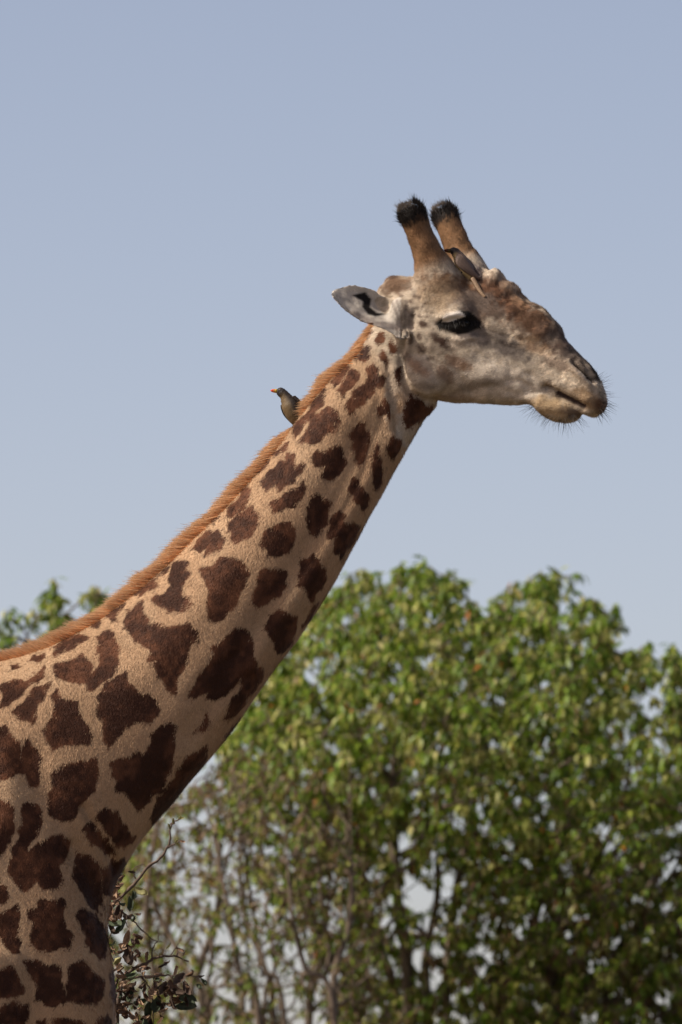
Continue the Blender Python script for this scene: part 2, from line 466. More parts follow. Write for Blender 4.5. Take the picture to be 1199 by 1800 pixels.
# face
groove([(772, 570), (790, 562), (812, 560), (838, 567)], 9, .006, side * notear)          # eye slit
groove([(775, 578), (800, 590), (830, 584), (850, 572)], 5, .004, side * notear)          # under the lid
groove([(780, 560), (790, 555), (806, 553), (820, 556)], 5, -.009, side * notear)
groove([(800, 540), (815, 538), (828, 545)], 7, -.004, side * notear)
groove([(765, 552), (785, 540), (815, 536), (845, 552)], 5, .003, side * notear)
groove([(848, 590), (890, 606), (925, 612), (960, 612)], 18, .009, side)                    # hollow before the eye
groove([(1009, 637), (1021, 646), (1032, 657), (1042, 668)], 5.5, .020, side)               # nostril
groove([(1000, 634), (1008, 648), (1022, 662), (1036, 675)], 4, -.009, side)                # its lower rim
groove([(1008, 628), (1028, 638), (1046, 660)], 4, -.007, side)
groove([(958, 681), (970, 684), (990, 697), (1006, 704), (1026, 715)], 5, .015, side)       # mouth
groove([(960, 676), (963, 685)], 3, .006, side); groove([(968, 672), (971, 682)], 3, .004, side)
groove([(940, 700), (928, 680), (915, 670), (895, 668)], 5, .003, side)
for k in range(5): groove([(925 + 8 * k, 622 + 9 * k), (960 + 6 * k, 632 + 8 * k), (1000 - k * 3, 632 + 9 * k)], 3, .0018, side)
groove([(712, 585), (706, 620), (709, 665), (722, 690), (750, 706)], 6, .012, side * notear)  # behind the jaw
groove([(790, 630), (830, 690)], 7, .003, side); groove([(800, 690), (860, 680), (900, 690)], 9, .004, side)
groove([(735, 500), (738, 540), (725, 590)], 7, .005, side * notear)
groove([(727, 545), (724, 575)], 4, .006, side * notear)
for a0, b0_, c0 in (((930, 655), (955, 668), (975, 690)), ((918, 668), (938, 682), (948, 702)), ((985, 655), (1000, 672), (1015, 690)), ((970, 645), (985, 660), (1000, 682))): groove([a0, b0_, c0], 2.6, .0018, side)
groove([(850, 575), (880, 588), (915, 596)], 4, .003, side); groove([(846, 582), (872, 600), (900, 612)], 3.5, .0025, side)
groove([(785, 592), (810, 598), (838, 592)], 4, -.004, side); groove([(730, 620), (760, 655), (790, 690)], 8, .003, side)
# throat folds
groove([(682, 640), (690, 700), (700, 760)], 6, .006, side); groove([(697, 700), (706, 735), (712, 775)], 5, .005, side)
groove([(668, 660), (680, 720), (690, 790)], 7, -.004, side)
# neck muscle lines and breast crease
groove([(640, 760), (560, 930), (440, 1120), (330, 1290)], 24, .013, side)
groove([(690, 770), (620, 900), (540, 1020), (440, 1170)], 12, -.006, side)
groove([(672, 730), (640, 830), (590, 930)], 6, .004, side); groove([(655, 700), (620, 800), (570, 890)], 7, -.003, side)
groove([(420, 1150), (360, 1180), (330, 1230)], 9, .004, side); groove([(440, 1190), (380, 1240), (350, 1290)], 8, .004, side)
groove([(600, 720), (500, 880), (360, 1060), (230, 1210)], 38, -.010, side)
groove([(150, 1420), (175, 1465), (200, 1510), (212, 1545)], 9, .012, side)
groove([(130, 1490), (165, 1560), (182, 1610)], 16, .014, side)
groove([(60, 1330), (95, 1420), (140, 1500)], 26, .012, side)
groove([(10, 1330), (20, 1400), (15, 1440)], 24, -.012, side)
disp += (vnoise(P, .10, 3) - .5) * .006 * (~ishead) + (vnoise(P, .035, 5) - .5) * .0010
knob = (hw > .5) * sstep(545 - Yp + .80 * (X - 900), -25, 15) * (X > 842) * sstep(-X, -1000, -960) + 1.0 * ((X > 668) & (X < 722) & (Yp < 522) & (Yp > 478) & ~thinw & (hw > .3))
disp += knob * ((vnoise(P, .030, 6) - .5) * .011 + (vnoise(P, .012, 7) - .5) * .0035)
disp += (hw > .5) * ((vnoise(P, .020, 8) - .5) * .004)
P = P + NRM * disp[:, None]
for it in range(2): P = P + .35 * wsm * lap(P)
NRM = normals(P)

# --- the coat pattern: outlines of the patches and one painted-in jaw shadow, in pixels of enlarged views (origin, scale)
def Z(ox, oy, sc, polys): return [[(ox + x / sc, oy + y / sc) for x, y in p] for p in polys]
patches = Z(570, 480, 4.796, [
 [(355,520),(375,440),(410,435),(405,500),(385,525)], [(432,570),(470,515),(500,512),(500,560),(460,605)], [(560,600),(575,570),(605,600),(600,650),(580,675),(565,640)],
 [(465,700),(500,665),(525,690),(540,740),(520,775),(480,740)], [(268,690),(310,620),(360,600),(400,640),(385,700),(340,750),(290,730)],
 [(70,940),(100,860),(160,780),(205,735),(210,800),(160,890),(95,975)], [(125,1000),(165,910),(220,825),(280,820),(285,880),(230,980),(155,1050)],
 [(195,1140),(250,1020),(350,930),(370,870),(365,800),(410,765),(450,830),(515,890),(490,950),(430,960),(400,1040),(340,1110),(270,1130),(215,1195)],
 [(470,1130),(500,1070),(535,1080),(555,1130),(550,1225),(520,1180),(470,1210)], [(670,1240),(690,1060),(740,1030),(850,1090),(920,1150),(860,1220),(760,1270),(720,1290)],
 [(618,800),(645,790),(650,900),(640,950),(622,880)]])  # last outline is the shadow behind the jaw, painted as a patch
patches += Z(440, 650, 3.997, [
 [(300,430),(310,390),(400,300),(440,290),(450,220),(525,145),(530,220),(470,310),(490,330),(550,275),(615,300),(630,370),(560,450),(500,500),(425,530),(395,490),(350,515),(400,440),(440,350),(400,370),(325,475)],
 [(710,480),(740,390),(790,370),(830,420),(840,500),(815,640),(775,670),(740,620),(745,560)], [(435,640),(450,600),(540,570),(600,530),(635,540),(660,620),(675,660),(620,740),(555,775),(500,740),(530,680),(470,690)],
 [(855,690),(880,570),(890,510),(905,560),(910,640),(935,700),(930,790),(890,850),(860,780)], [(960,520),(985,470),(1055,495),(1055,540),(1000,615),(965,590)],
 [(680,840),(730,765),(780,780),(800,840),(830,890),(835,960),(800,1005),(760,950),(725,910),(720,870)],
 [(75,790),(140,710),(210,660),(240,640),(265,575),(310,600),(310,680),(380,670),(370,730),(300,790),(200,850),(185,810),(110,850)],
 [(145,945),(230,890),(290,850),(385,790),(385,850),(330,960),(220,990),(170,1020)], [(155,590),(200,560),(260,520),(260,555),(180,610)], [(40,730),(80,670),(140,620),(130,665),(70,715)],
 [(400,1000),(430,900),(470,860),(500,895),(575,930),(555,1010),(540,1080),(460,1160),(410,1140)],
 [(540,1170),(570,1060),(625,985),(670,1020),(650,1080),(700,1075),(760,1090),(740,1150),(720,1199),(640,1330),(600,1280),(590,1220),(600,1170),(560,1190)]])
patches += Z(300, 900, 2.9975, [
 [(310,70),(400,-20),(440,-30),(480,40),(440,120),(350,165),(322,160)], [(110,200),(160,130),(215,100),(230,110),(260,100),(285,150),(270,195),(175,245),(195,185),(150,205)],
 [(480,180),(495,120),(560,75),(640,60),(660,100),(650,170),(600,220),(520,228),(505,200)],
 [(155,310),(230,290),(260,250),(330,240),(385,270),(412,315),(400,390),(370,420),(350,480),(300,530),(250,585),(205,560),(195,460),(210,430),(180,350)],
 [(430,480),(440,410),(465,390),(470,320),(490,300),(560,300),(612,310),(615,370),(580,440),(530,460),(470,500)],
 [(670,390),(685,320),(695,240),(740,240),(755,215),(775,265),(820,290),(825,340),(800,390),(740,480),(715,440),(710,400)],
 [(505,600),(530,550),(590,520),(660,560),(665,620),(640,690),(570,755),(545,690),(515,650)],
 [(100,970),(150,880),(200,800),(230,710),(290,670),(350,605),(420,630),(440,720),(440,780),(490,840),(480,890),(400,1000),(330,1080),(290,1090),(320,1010),(370,920),(385,860),(350,890),(290,980),(200,985),(215,940),(130,980)],
 [(140,1160),(185,1120),(205,1070),(210,1110),(180,1150)], [(275,1230),(310,1150),(390,1070),(360,1160),(300,1260)], [(700,600),(760,500),(780,480),(740,570)]])
patches += Z(200, 760, 3.747, [
 [(750,560),(755,490),(820,450),(860,360),(910,370),(880,460),(800,550),(760,575)],
 [(365,930),(400,870),(455,830),(485,850),(490,900),(510,940),(470,990),(440,1070),(500,1090),(520,1130),(470,1170),(400,1190),(330,1150),(260,1120),(270,1070),(340,1060),(400,1030),(370,980)],
 [(215,1030),(240,980),(265,965),(285,1010),(240,1050)], [(135,1070),(230,1000),(225,1030),(160,1080)], [(280,950),(380,855),(350,910)], [(640,590),(695,550),(660,600)]])
patches += Z(0, 1000, 2.398, [
 [(520,230),(540,170),(600,140),(615,190),(640,230),(720,245),(800,230),(840,270),(825,310),(790,350),(790,400),(750,460),(740,530),(700,500),(660,430),(650,390),(620,390),(640,340),(575,310)],
 [(410,290),(440,260),(480,260),(500,330),(505,400),(450,470),(380,515),(370,460),(400,430),(420,400)], [(222,410),(290,390),(350,365),(385,410),(380,470),(340,490),(240,450)],
 [(220,360),(250,310),(330,270),(370,290),(320,330),(230,375)],
 [(412,560),(450,480),(530,440),(540,490),(600,530),(660,545),(680,590),(640,640),(570,650),(520,680),(460,750),(435,700),(440,650),(415,620)],
 [(180,680),(225,630),(225,545),(240,510),(280,560),(330,565),(350,640),(390,700),(380,740),(300,740),(225,755),(200,720)], [(50,600),(110,560),(135,510),(205,480),(205,510),(160,570),(135,655),(85,630)],
 [(0,580),(15,530),(-10,500),(60,465),(100,480),(185,415),(185,450),(130,490),(95,530),(40,570)], [(-30,650),(20,660),(50,710),(80,730),(100,850),(30,890),(-30,895)],
 [(95,760),(120,720),(150,750),(180,800),(165,890),(135,920),(100,850)], [(222,860),(280,820),(340,810),(410,800),(418,870),(400,940),(350,980),(320,1040),(270,1065),(215,1030),(205,980),(225,920)],
 [(465,860),(480,810),(550,790),(575,760),(600,780),(640,740),(640,700),(720,645),(750,660),(740,730),(735,780),(720,850),(690,930),(650,960),(580,1010),(545,960),(495,930),(490,890)],
 [(630,1060),(660,980),(690,940),(740,880),(770,800),(820,780),(875,740),(870,800),(840,860),(810,920),(740,1000),(650,1080)],
 [(440,195),(490,160),(530,140),(495,180),(490,220)], [(385,230),(420,215),(420,245),(395,248)], [(575,105),(600,70),(660,40),(655,70),(600,110)],
 [(120,385),(190,355),(195,370),(140,390)], [(45,410),(80,395),(80,415),(50,422)]])
patches += Z(0, 1380, 2.9975, [
 [(-20,90),(20,85),(70,120),(75,230),(55,290),(20,340),(-20,375)],
 [(120,100),(150,90),(210,110),(230,190),(190,260),(140,330),(180,330),(220,290),(300,255),(380,290),(370,350),(340,400),(315,420),(320,500),(300,535),(240,540),(190,500),(175,530),(130,560),(80,510),(50,450),(60,350),(90,300),(115,220)],
 [(-20,510),(30,540),(55,590),(20,625),(-20,635)], [(-20,690),(60,650),(100,630),(105,740),(95,790),(108,830),(100,880),(60,890),(20,840),(-20,790)],
 [(150,655),(200,650),(200,610),(340,605),(335,680),(360,760),(385,800),(370,850),(280,870),(200,865),(160,830),(165,730)], [(400,680),(440,650),(530,690),(570,830),(545,915),(480,880),(450,800),(425,730)],
 [(385,480),(415,420),(420,350),(470,370),(530,410),(545,560),(540,670),(500,640),(430,560)], [(435,240),(490,185),(540,260),(600,330),(615,370),(560,360),(500,310)],
 [(515,150),(550,115),(620,140),(640,200),(710,270),(690,300),(620,320),(570,260)], [(545,440),(650,390),(670,420),(630,500),(580,580),(550,570)],
 [(-20,980),(70,950),(100,1020),(130,1070),(120,1100),(30,1125),(-20,1130)], [(135,925),(170,920),(240,950),(320,960),(325,1030),(345,1120),(330,1150),(240,1165),(200,1130),(205,1070)],
 [(355,990),(380,940),(440,915),(470,980),(540,1030),(540,1110),(500,1155),(420,1150),(350,1130)], [(580,1000),(600,970),(635,1060),(640,1150),(620,1165),(590,1110)],
 [(-20,1199),(20,1160),(80,1140),(150,1160),(155,1210),(130,1259),(-20,1259)], [(285,1240),(330,1225),(420,1240),(460,1259),(440,1320),(300,1330)], [(200,1250),(230,1230),(260,1259),(230,1300)],
 [(510,1240),(560,1215),(580,1259),(560,1320),(520,1310)], [(615,1200),(640,1180),(660,1300),(620,1300)]])
def poly_sdf(x, y, poly, cap=18.0):
    poly = np.asarray(poly); out = np.full(len(x), -cap)
    m = (x > poly[:, 0].min() - cap) & (x < poly[:, 0].max() + cap) & (y > poly[:, 1].min() - cap) & (y < poly[:, 1].max() + cap)
    if not m.any(): return out
    xs, ys = x[m], y[m]
    d = seg_dist(xs, ys, [tuple(p) for p in poly] + [tuple(poly[0])])
    ins = np.zeros(len(xs), bool)
    for (a, b), (c, e) in zip(poly, np.roll(poly, -1, 0)):
        if b == e: continue
        cr = ((b > ys) != (e > ys)) & (xs < (c - a) * (ys - b) / (e - b) + a)
        ins ^= cr
    out[m] = np.maximum(np.where(ins, d, -d), -cap)
    return out
wob = 2.2
Xw = X + (vnoise(P, .018, 11) - .5) * 2 * wob * 2; Yw = Yp + (vnoise(P, .018, 12) - .5) * 2 * wob * 2
sdf = np.full(nv, -18.0)
for p in patches: sdf = np.maximum(sdf, poly_sdf(Xw, Yw, p))
# out of the picture: the same kind of patches grown from scattered centres
off = ((X < -4) | (Yp > 1806)) & (hw < .5)
ox, oy = Xw[off], Yw[off]; cs = 100.0
ci = np.floor(ox / cs).astype(np.int64); cj = np.floor(oy / cs).astype(np.int64)
d1 = np.full(len(ox), 1e9); d2 = d1.copy()
for a in (-1, 0, 1):
    for b_ in (-1, 0, 1):
        i_, j_ = ci + a, cj + b_
        sx = (i_ + .15 + .7 * hash3(i_, j_, 0, 1)) * cs; sy = (j_ + .15 + .7 * hash3(i_, j_, 0, 2)) * cs
        d = np.hypot(ox - sx, oy - sy)
        d2 = np.where(d < d1, d1, np.minimum(d2, d)); d1 = np.minimum(d1, d)
sdf[off] = np.clip((d2 - d1) / 2 - 9, -18, 40)
sdf = sdf + 1.9
sdf = np.where((P[:, 2] < .35), -18, sdf)

# --- colours of the hide, with shade painted in below the eye
TAN = np.array([0.468, 0.303, 0.178]); PALE = np.array([0.53, 0.38, 0.24]); HEADC = np.array([0.52, 0.435, 0.335])
base = np.repeat(TAN[None], nv, 0)
dors = (vnoise(P, .25, 21) - .5)
base = base * (1 + .25 * dors[:, None])
base = base + (PALE - base) * (.35 * sstep(vnoise(P, .12, 22), .45, .8))[:, None]
base = base + (HEADC - base) * hw[:, None]
def blob(px, py, rx, ry, ang, col, st=1.0, soft=.55, mask=None, nz=.35):
    global base
    a = R(ang); dx, dy = X - px, Yp - py
    u = (dx * math.cos(a) + dy * math.sin(a)) / rx; v = (-dx * math.sin(a) + dy * math.cos(a)) / ry
    r = np.hypot(u, v); m = np.where(r < 2)[0]
    w = np.zeros(nv)
    w[m] = st * (1 - sstep(r[m] + nz * (vnoise(P[m], .012, int(px)) - .5) * 2, 1 - soft, 1 + soft * .6))
    if mask is not None: w = w * mask
    base[m] = base[m] + (np.asarray(col) - base[m]) * w[m][:, None]
BROWN = (0.095, 0.043, 0.022); GREY = (0.21, 0.165, 0.13); DKG = (0.10, 0.075, 0.06); RUST = (0.27, 0.14, 0.075); WHITE = (0.64, 0.565, 0.47); DBR = (0.070, 0.038, 0.026)
nt_ = notear.astype(float)
base = base * (1 + hw * (.42 * (vnoise(P, .022, 36) - .5) + .30 * (vnoise(P, .009, 37) - .5)))[:, None]
# throat and nape
blob(715, 750, 24, 45, 20, (.58, .50, .40), .9); blob(690, 690, 14, 60, 5, (.50, .41, .31), .7); blob(745, 735, 30, 14, -40, (.42, .31, .21), .6)
# forehead and muzzle ridge
blob(800, 505, 60, 26, 10, (.19, .10, .05), .95); blob(862, 520, 45, 45, 20, BROWN, .95); blob(905, 545, 50, 32, 40, BROWN, .95); blob(950, 575, 54, 32, 42, (.115, .062, .036), .97)
blob(988, 603, 42, 22, 45, (.085, .055, .042), .95); blob(1015, 632, 30, 13, 45, DKG, .85); blob(1046, 654, 20, 6, 55, (.035, .028, .025), .95)
blob(905, 505, 20, 40, -30, (.33, .21, .125), .35)
blob(935, 605, 34, 18, 20, (.33, .22, .13), .6); blob(975, 590, 16, 20, 45, GREY, .6); blob(935, 610, 12, 9, 0, (.25, .15, .09), .5)
blob(985, 640, 36, 13, 18, (.20, .14, .10), .75); blob(1000, 625, 14, 12, 30, (.09, .07, .06), .6)
spk = (vnoise(P, .0065, 33) > .62) * sstep(vnoise(P, .03, 34), .3, .7) * (X > 830) * (hw > .5) * sstep(620 - Yp + .75 * (X - 900), -10, 30)
base = base * (1 + .8 * spk)[:, None]
# eye region
blob(838, 532, 55, 22, 18, (.19, .145, .115), .85); blob(770, 515, 40, 26, -15, (.40, .29, .185), .7); blob(780, 530, 10, 22, 30, (.50, .38, .25), .6)
blob(865, 598, 66, 22, 22, (.16, .13, .11), .85); blob(908, 620, 42, 15, 28, (.10, .08, .07), .8)  # grey shade below the eye and along the facial crest, painted into the hide
blob(815, 600, 45, 7, -6, (.48, .40, .32), .7); 
blob(855, 652, 66, 28, 8, WHITE, .88); blob(915, 680, 48, 28, 12, WHITE, .88); blob(760, 660, 40, 24, 30, (.42, .36, .30), .6)
blob(806, 637, 26, 12, 22, RUST, .65); blob(822, 645, 14, 9, 0, (.34, .2, .11), .5); blob(735, 645, 22, 10, 35, (.30, .165, .09), .65); blob(782, 655, 24, 12, 45, (.22, .13, .08), .65)
blob(830, 680, 36, 11, -12, GREY, .55); blob(870, 672, 24, 8, 10, GREY, .5); blob(745, 678, 26, 9, 12, GREY, .6); blob(800, 700, 40, 8, 0, (.24, .16, .10), .6)
for q in ((776, 600, 15, 9, 35, .9), (745, 570, 10, 6, 20, .8), (738, 592, 6, 9, 0, .7), (742, 612, 11, 9, 10, .7), (757, 628, 10, 5, 20, .6), (716, 625, 7, 12, 0, .6), (723, 600, 5, 12, 5, .7),
          (723, 530, 6, 5, 0, .7), (730, 520, 5, 5, 0, .6), (738, 521, 4, 5, 0, .6), (726, 553, 4, 5, 0, .7), (738, 554, 6, 4, 20, .6), (733, 540, 4, 3, 0, .6), (743, 540, 4, 4, 0, .6), (725, 508, 4, 5, 0, .5), (765, 588, 8, 6, 20, .6), (790, 612, 12, 6, 20, .5), (760, 610, 8, 8, 0, .5), (752, 556, 5, 3, 0, .5), (715, 540, 4, 6, 0, .6), (748, 508, 4, 3, 0, .5), (749, 533, 4, 3, 0, .5), (706, 520, 5, 4, 0, .5)):
    blob(q[0], q[1], q[2], q[3], q[4], DBR, min(1, q[5] * 1.2), .6, nt_)
blob(748, 626, 6, 4, 0, WHITE, .9, .5)
# occiput
blob(694, 500, 30, 18, -10, (.15, .08, .042), .9, mask=nt_); blob(690, 486, 12, 6, 0, DBR, .8, mask=nt_); blob(712, 505, 16, 8, -20, (.10, .055, .03), .6, mask=nt_)
# lips
blob(1030, 700, 34, 18, 32, (.31, .20, .105), .85); blob(1056, 712, 15, 14, 0, (.16, .085, .05), .9); blob(990, 690, 30, 10, 25, (.30, .215, .135), .6)
blob(968, 715, 40, 20, 15, (.47, .335, .19), .9); blob(1008, 726, 16, 10, 10, (.13, .085, .055), .85); blob(992, 722, 14, 8, 20, (.22, .15, .09), .5)
blob(985, 700, 6, 4, 20, (.2, .15, .12), .6); blob(965, 680, 6, 5, 0, (.16, .11, .09), .7)
# eye: black lids, pale upper lid edge
eyepoly = [(763, 569), (777, 559), (795, 553), (808, 546), (823, 546), (836, 554), (848, 566), (841, 576), (823, 585), (806, 589), (787, 583), (772, 575)]
w = sstep(poly_sdf(X, Yp, eyepoly), -2.0, 2.5) * notear
base = base + (np.array([.012, .010, .009]) - base) * w[:, None]
lid = poly_sdf(X, Yp, [(776, 567), (780, 556), (793, 548), (809, 547), (817, 556), (801, 564), (786, 568)])
wl = sstep(lid, -1.5, 2) * notear
base = base + (np.array([.74, .68, .60]) - base) * wl[:, None]
# nostril
wn_ = 1 - sstep(seg_dist(X, Yp, [(1009, 637), (1021, 646), (1032, 657), (1042, 668)]), 2.5, 6)
base = base + (np.array([.035, .025, .02]) - base) * wn_[:, None]
w = (1 - sstep(seg_dist(X, Yp, [(1001, 634), (1012, 653), (1024, 664), (1038, 676)]), 2, 5)) * .6
base = base + (np.array([.45, .36, .27]) - base) * w[:, None]
w = 1 - sstep(seg_dist(X, Yp, [(980, 693), (1006, 705), (1026, 715)]), 2.5, 5)
base = base + (np.array([.05, .03, .025]) - base) * w[:, None]
# horns
def near_axis(a, b, r):
    a, b = np.asarray(a), np.asarray(b); t = np.clip(((P - a) @ (b - a)) / ((b - a) @ (b - a)), 0, 1)
    d = np.linalg.norm(P - a - t[:, None] * (b - a), axis=1)
    return (d < r), t
blackhorn = np.zeros(nv)
for a, b in ((NEAR_H[1], NEAR_H[6]), (FAR_H[1], FAR_H[6])):
    m, t = near_axis(a, b, .075)
    w = m * sstep(t, .02, .3)
    base = base + (np.array([.235, .13, .065]) * (.7 + .6 * vnoise(P, .02, 31))[:, None] - base) * w[:, None]
    w = m * sstep(t + (vnoise(P, .008, 32) - .5) * .12, .74, .85); blackhorn = np.maximum(blackhorn, w)
    base = base + (np.array([.014, .011, .010]) - base) * w[:, None]
# ears: pale grey, dark hollow
we = thin * 1.0
base = base + (np.array([.60, .545, .47]) * (.85 + .3 * vnoise(P, .02, 35))[:, None] - base) * we[:, None]
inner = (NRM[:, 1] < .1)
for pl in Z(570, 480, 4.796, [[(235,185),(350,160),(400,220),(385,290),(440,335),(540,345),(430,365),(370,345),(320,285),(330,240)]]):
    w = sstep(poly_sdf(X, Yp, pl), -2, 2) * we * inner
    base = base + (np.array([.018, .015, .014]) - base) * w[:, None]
w = (1 - sstep(seg_dist(X, Yp, [(622, 552), (660, 570), (700, 575)]), 3, 9)) * we * .6
base = base + (np.array([.22, .17, .15]) - base) * w[:, None]
for k in range(4):
    w = (1 - sstep(seg_dist(X, Yp, [(690 + 8 * k, 530), (700 + 7 * k, 556), (698 + 7 * k, 590)]), 1.5, 4)) * .55 * (X > 685) * (X < 735)
    base = base + (np.array([.16, .12, .10]) - base) * w[:, None]
DARK1 = np.array([.050, .019, .010]); DARK2 = np.array([.145, .058, .029])
def coat(base, sdf, P, jit):
    w = sstep(sdf + jit, -1.2, 1.2)
    n = vnoise(P, .07, 41) * .55 + vnoise(P, .016, 42) * .45
    dk = DARK1 + (DARK2 - DARK1) * sstep(n - np.clip(sdf, 0, 20) * .008, .25, .75)[:, None]
    return base + (dk - base) * w[:, None]
skincol = coat(base, sdf, P, 0)
hoof = P[:, 2] < .09
skincol[hoof] = (.04, .035, .03)

g_loc = (-0.95, 0.0, 0.0)
giraffe = empty('giraffe', g_loc, 'tall brown patched giraffe stretching its long neck, carrying two small birds', 'giraffe')
body = mesh_obj('body', P, Q, M_SKIN, giraffe)
set_color(body.data, 'col', skincol * .9)

# --- short coat hair over the hide
tri = np.concatenate([Q[:, [0, 1, 2]], Q[:, [0, 2, 3]]])
cx, cy = X[tri[:, 0]], Yp[tri[:, 0]]
tnear = P[tri[:, 0], 1] < .05
infr = (px0[tri[:, 0]] > -140) & (py0[tri[:, 0]] < 1880)
ar = .5 * np.linalg.norm(np.cross(P[tri[:, 1]] - P[tri[:, 0]], P[tri[:, 2]] - P[tri[:, 0]]), axis=1)
nofur = (wn_ > .3) | (seg_dist(X, Yp, eyepoly + [eyepoly[0]]) < 3) | (poly_sdf(X, Yp, eyepoly) > -2)
pr = ar * infr * np.where(tnear, 1.0, .45) * np.where(hw[tri[:, 0]] > .5, 2.0, 1.0) * (~nofur[tri[:, 0]])
NH = 480000
pick = rng.choice(len(tri), NH, p=pr / pr.sum())
bc = rng.random((NH, 2)); fl = bc.sum(1) > 1; bc[fl] = 1 - bc[fl]
bc = np.c_[1 - bc.sum(1), bc]
T3 = tri[pick]
mixv = lambda A: (A[T3] * (bc[..., None] if A.ndim == 2 else bc)).sum(1)
root = mixv(P); rn = mixv(NRM); rn /= np.linalg.norm(rn, axis=1)[:, None]
rb, rs, rhw, rthin, rhorn = mixv(base), mixv(sdf), mixv(hw), mixv(thin * 1.0), mixv(blackhorn)
rx, ry = mixv(X), mixv(Yp)
flow = np.where((rhw > .5)[:, None], np.array([-.85, .25, -.35]), np.array([-.42, 0, -.88]))
hornz = (rhw > .5) & (ry < 480) & (rx < 850)
flow = np.where(hornz[:, None], np.array([-.25, 0, 1.0]), flow)
flow = np.where(((ry > 470) & (ry < 525) & (rx > 850) & (rx < 910))[:, None], np.array([-.3, 0, 1.0]), flow)
sw = np.c_[vnoise(root, .06, 51), vnoise(root, .06, 52), vnoise(root, .06, 53)] - .5
flow = flow + sw * .7 + rng.normal(0, .16, (NH, 3))
flow = flow - rn * (flow * rn).sum(1)[:, None]; flow /= np.linalg.norm(flow, axis=1)[:, None] + 1e-9
Lh = np.where(rhw > .5, .0075, .0090) * (.6 + .8 * rng.random(NH))
Lh = np.where(rthin > .3, .005, Lh); Lh = np.where(rhorn > .5, .010 + .010 * rng.random(NH), Lh)
lift = np.where(rhorn > .5, .9, .34 + .3 * rng.random(NH))
hd = flow + rn * lift[:, None] + rng.normal(0, .10, (NH, 3)); hd /= np.linalg.norm(hd, axis=1)[:, None]
tip = root + hd * Lh[:, None]
wd = np.cross(hd, rn); wd /= np.linalg.norm(wd, axis=1)[:, None] + 1e-9
hwid = np.where(rhw > .5, .00075, .00095)
hwid = np.where(rhorn > .5, .0006, hwid)
HV = np.stack([root - wd * hwid[:, None] - rn * .001, root + wd * hwid[:, None] - rn * .001, tip], 1).reshape(-1, 3)
al = np.array([-.42, 0, -.88]); al /= np.linalg.norm(al); ac = np.array([-al[2], 0, al[0]])
spike = vnoise(np.c_[(root @ ac) / .0075, (root @ al) / .035, root[:, 1] / .03], 1.0, 55) - .5
rs = rs + spike * 9.0
HC = coat(rb, rs, root, rng.normal(0, 1.3, NH) + (rng.random(NH) < .05) * rng.normal(0, 4, NH))
HC = HC * (.76 + .48 * rng.random(NH))[:, None]
HC = HC * (1 + .14 * (vnoise(root, .009, 61) - .5) * 2)[:, None]
fur = mesh_obj('coat_hair', HV, np.arange(NH * 3).reshape(-1, 3), M_FUR, giraffe, kind='stuff')
set_color(fur.data, 'col', np.repeat(np.clip(HC, 0, .9), 3, 0) * np.tile([.88, .88, 1.12], NH)[:, None])
hn = rn + rng.normal(0, .13, (NH, 3)) - flow * .22
hn /= np.linalg.norm(hn, axis=1)[:, None]
fur.data.normals_split_custom_set_from_vertices(np.repeat(hn, 3, 0).tolist())

# --- ribbons of long hair
def ribbons(name, roots, dirs, lens, wid, cols_root, cols_tip, bend, mat, parent, seg=3, side=None, **kw):
    n = len(roots); VV = []; CC = []
    if side is None:
        side = np.cross(dirs, FW + rng.normal(0, .5, (n, 3)))
    side = side / (np.linalg.norm(side, axis=1)[:, None] + 1e-9)
    p = roots.copy(); d = dirs / np.linalg.norm(dirs, axis=1)[:, None]
    for k in range(seg + 1):
        t = k / seg; w = wid * (1 - .85 * t ** 1.5)
        VV += [p - side * w[:, None], p + side * w[:, None]]
        c = cols_root + (cols_tip - cols_root) * (t ** 1.4)
        CC += [c, c]
        d = d + bend / seg; d = d / np.linalg.norm(d, axis=1)[:, None]
        p = p + d * (lens / seg)[:, None]
    V = np.stack(VV, 1).reshape(-1, 3); C = np.stack(CC, 1).reshape(-1, 3)
    k2 = 2 * (seg + 1); b0 = (np.arange(n) * k2)[:, None]
    F = np.concatenate([b0 + np.array([2 * k, 2 * k + 1, 2 * k + 3, 2 * k + 2]) for k in range(seg)])
    o = mesh_obj(name, V, F, mat, parent, **kw); set_color(o.data, 'col', C)
    return o
# mane: base line along the crest
mane_px = catmull([(700, 522), (668, 556), (655, 573), (622, 626), (577, 672), (556, 698), (532, 725), (503, 765), (479, 798), (417, 870), (346, 942), (270, 1015), (186, 1081), (88, 1136), (-20, 1168), (-130, 1180), (-220, 1188)], 8)
ml = np.r_[0, np.cumsum(np.hypot(*np.diff(mane_px, axis=0).T))]
NM = 30000
tt = rng.random(NM) * ml[-1]
mx_, my_ = np.interp(tt, ml, mane_px[:, 0]), np.interp(tt, ml, mane_px[:, 1])
dxm = np.interp(tt + 4, ml, mane_px[:, 0]) - np.interp(tt - 4, ml, mane_px[:, 0]); dym = np.interp(tt + 4, ml, mane_px[:, 1]) - np.interp(tt - 4, ml, mane_px[:, 1])
tang = np.c_[dxm, np.zeros(NM), -dym]; tang /= np.linalg.norm(tang, axis=1)[:, None]      # down the neck
perp = np.c_[-tang[:, 2], np.zeros(NM), tang[:, 0]]; perp *= np.sign(perp[:, 2:3] + 1e-9)
lat = rng.normal(0, .011, NM)
mroot = at(mx_, my_, 0.0) + np.c_[np.zeros(NM), lat, np.zeros(NM)] - perp * (.007 + .22 * np.abs(lat) + .008)[:, None]
clump = vnoise(np.c_[tt * SC, lat * 3, 0 * tt], .016, 71); clump2 = vnoise(np.c_[tt * SC, lat * 3, 0 * tt + 3], .05, 72)
dk_ = np.where(rng.random(NM) < .22, .45, 1.0)[:, None]
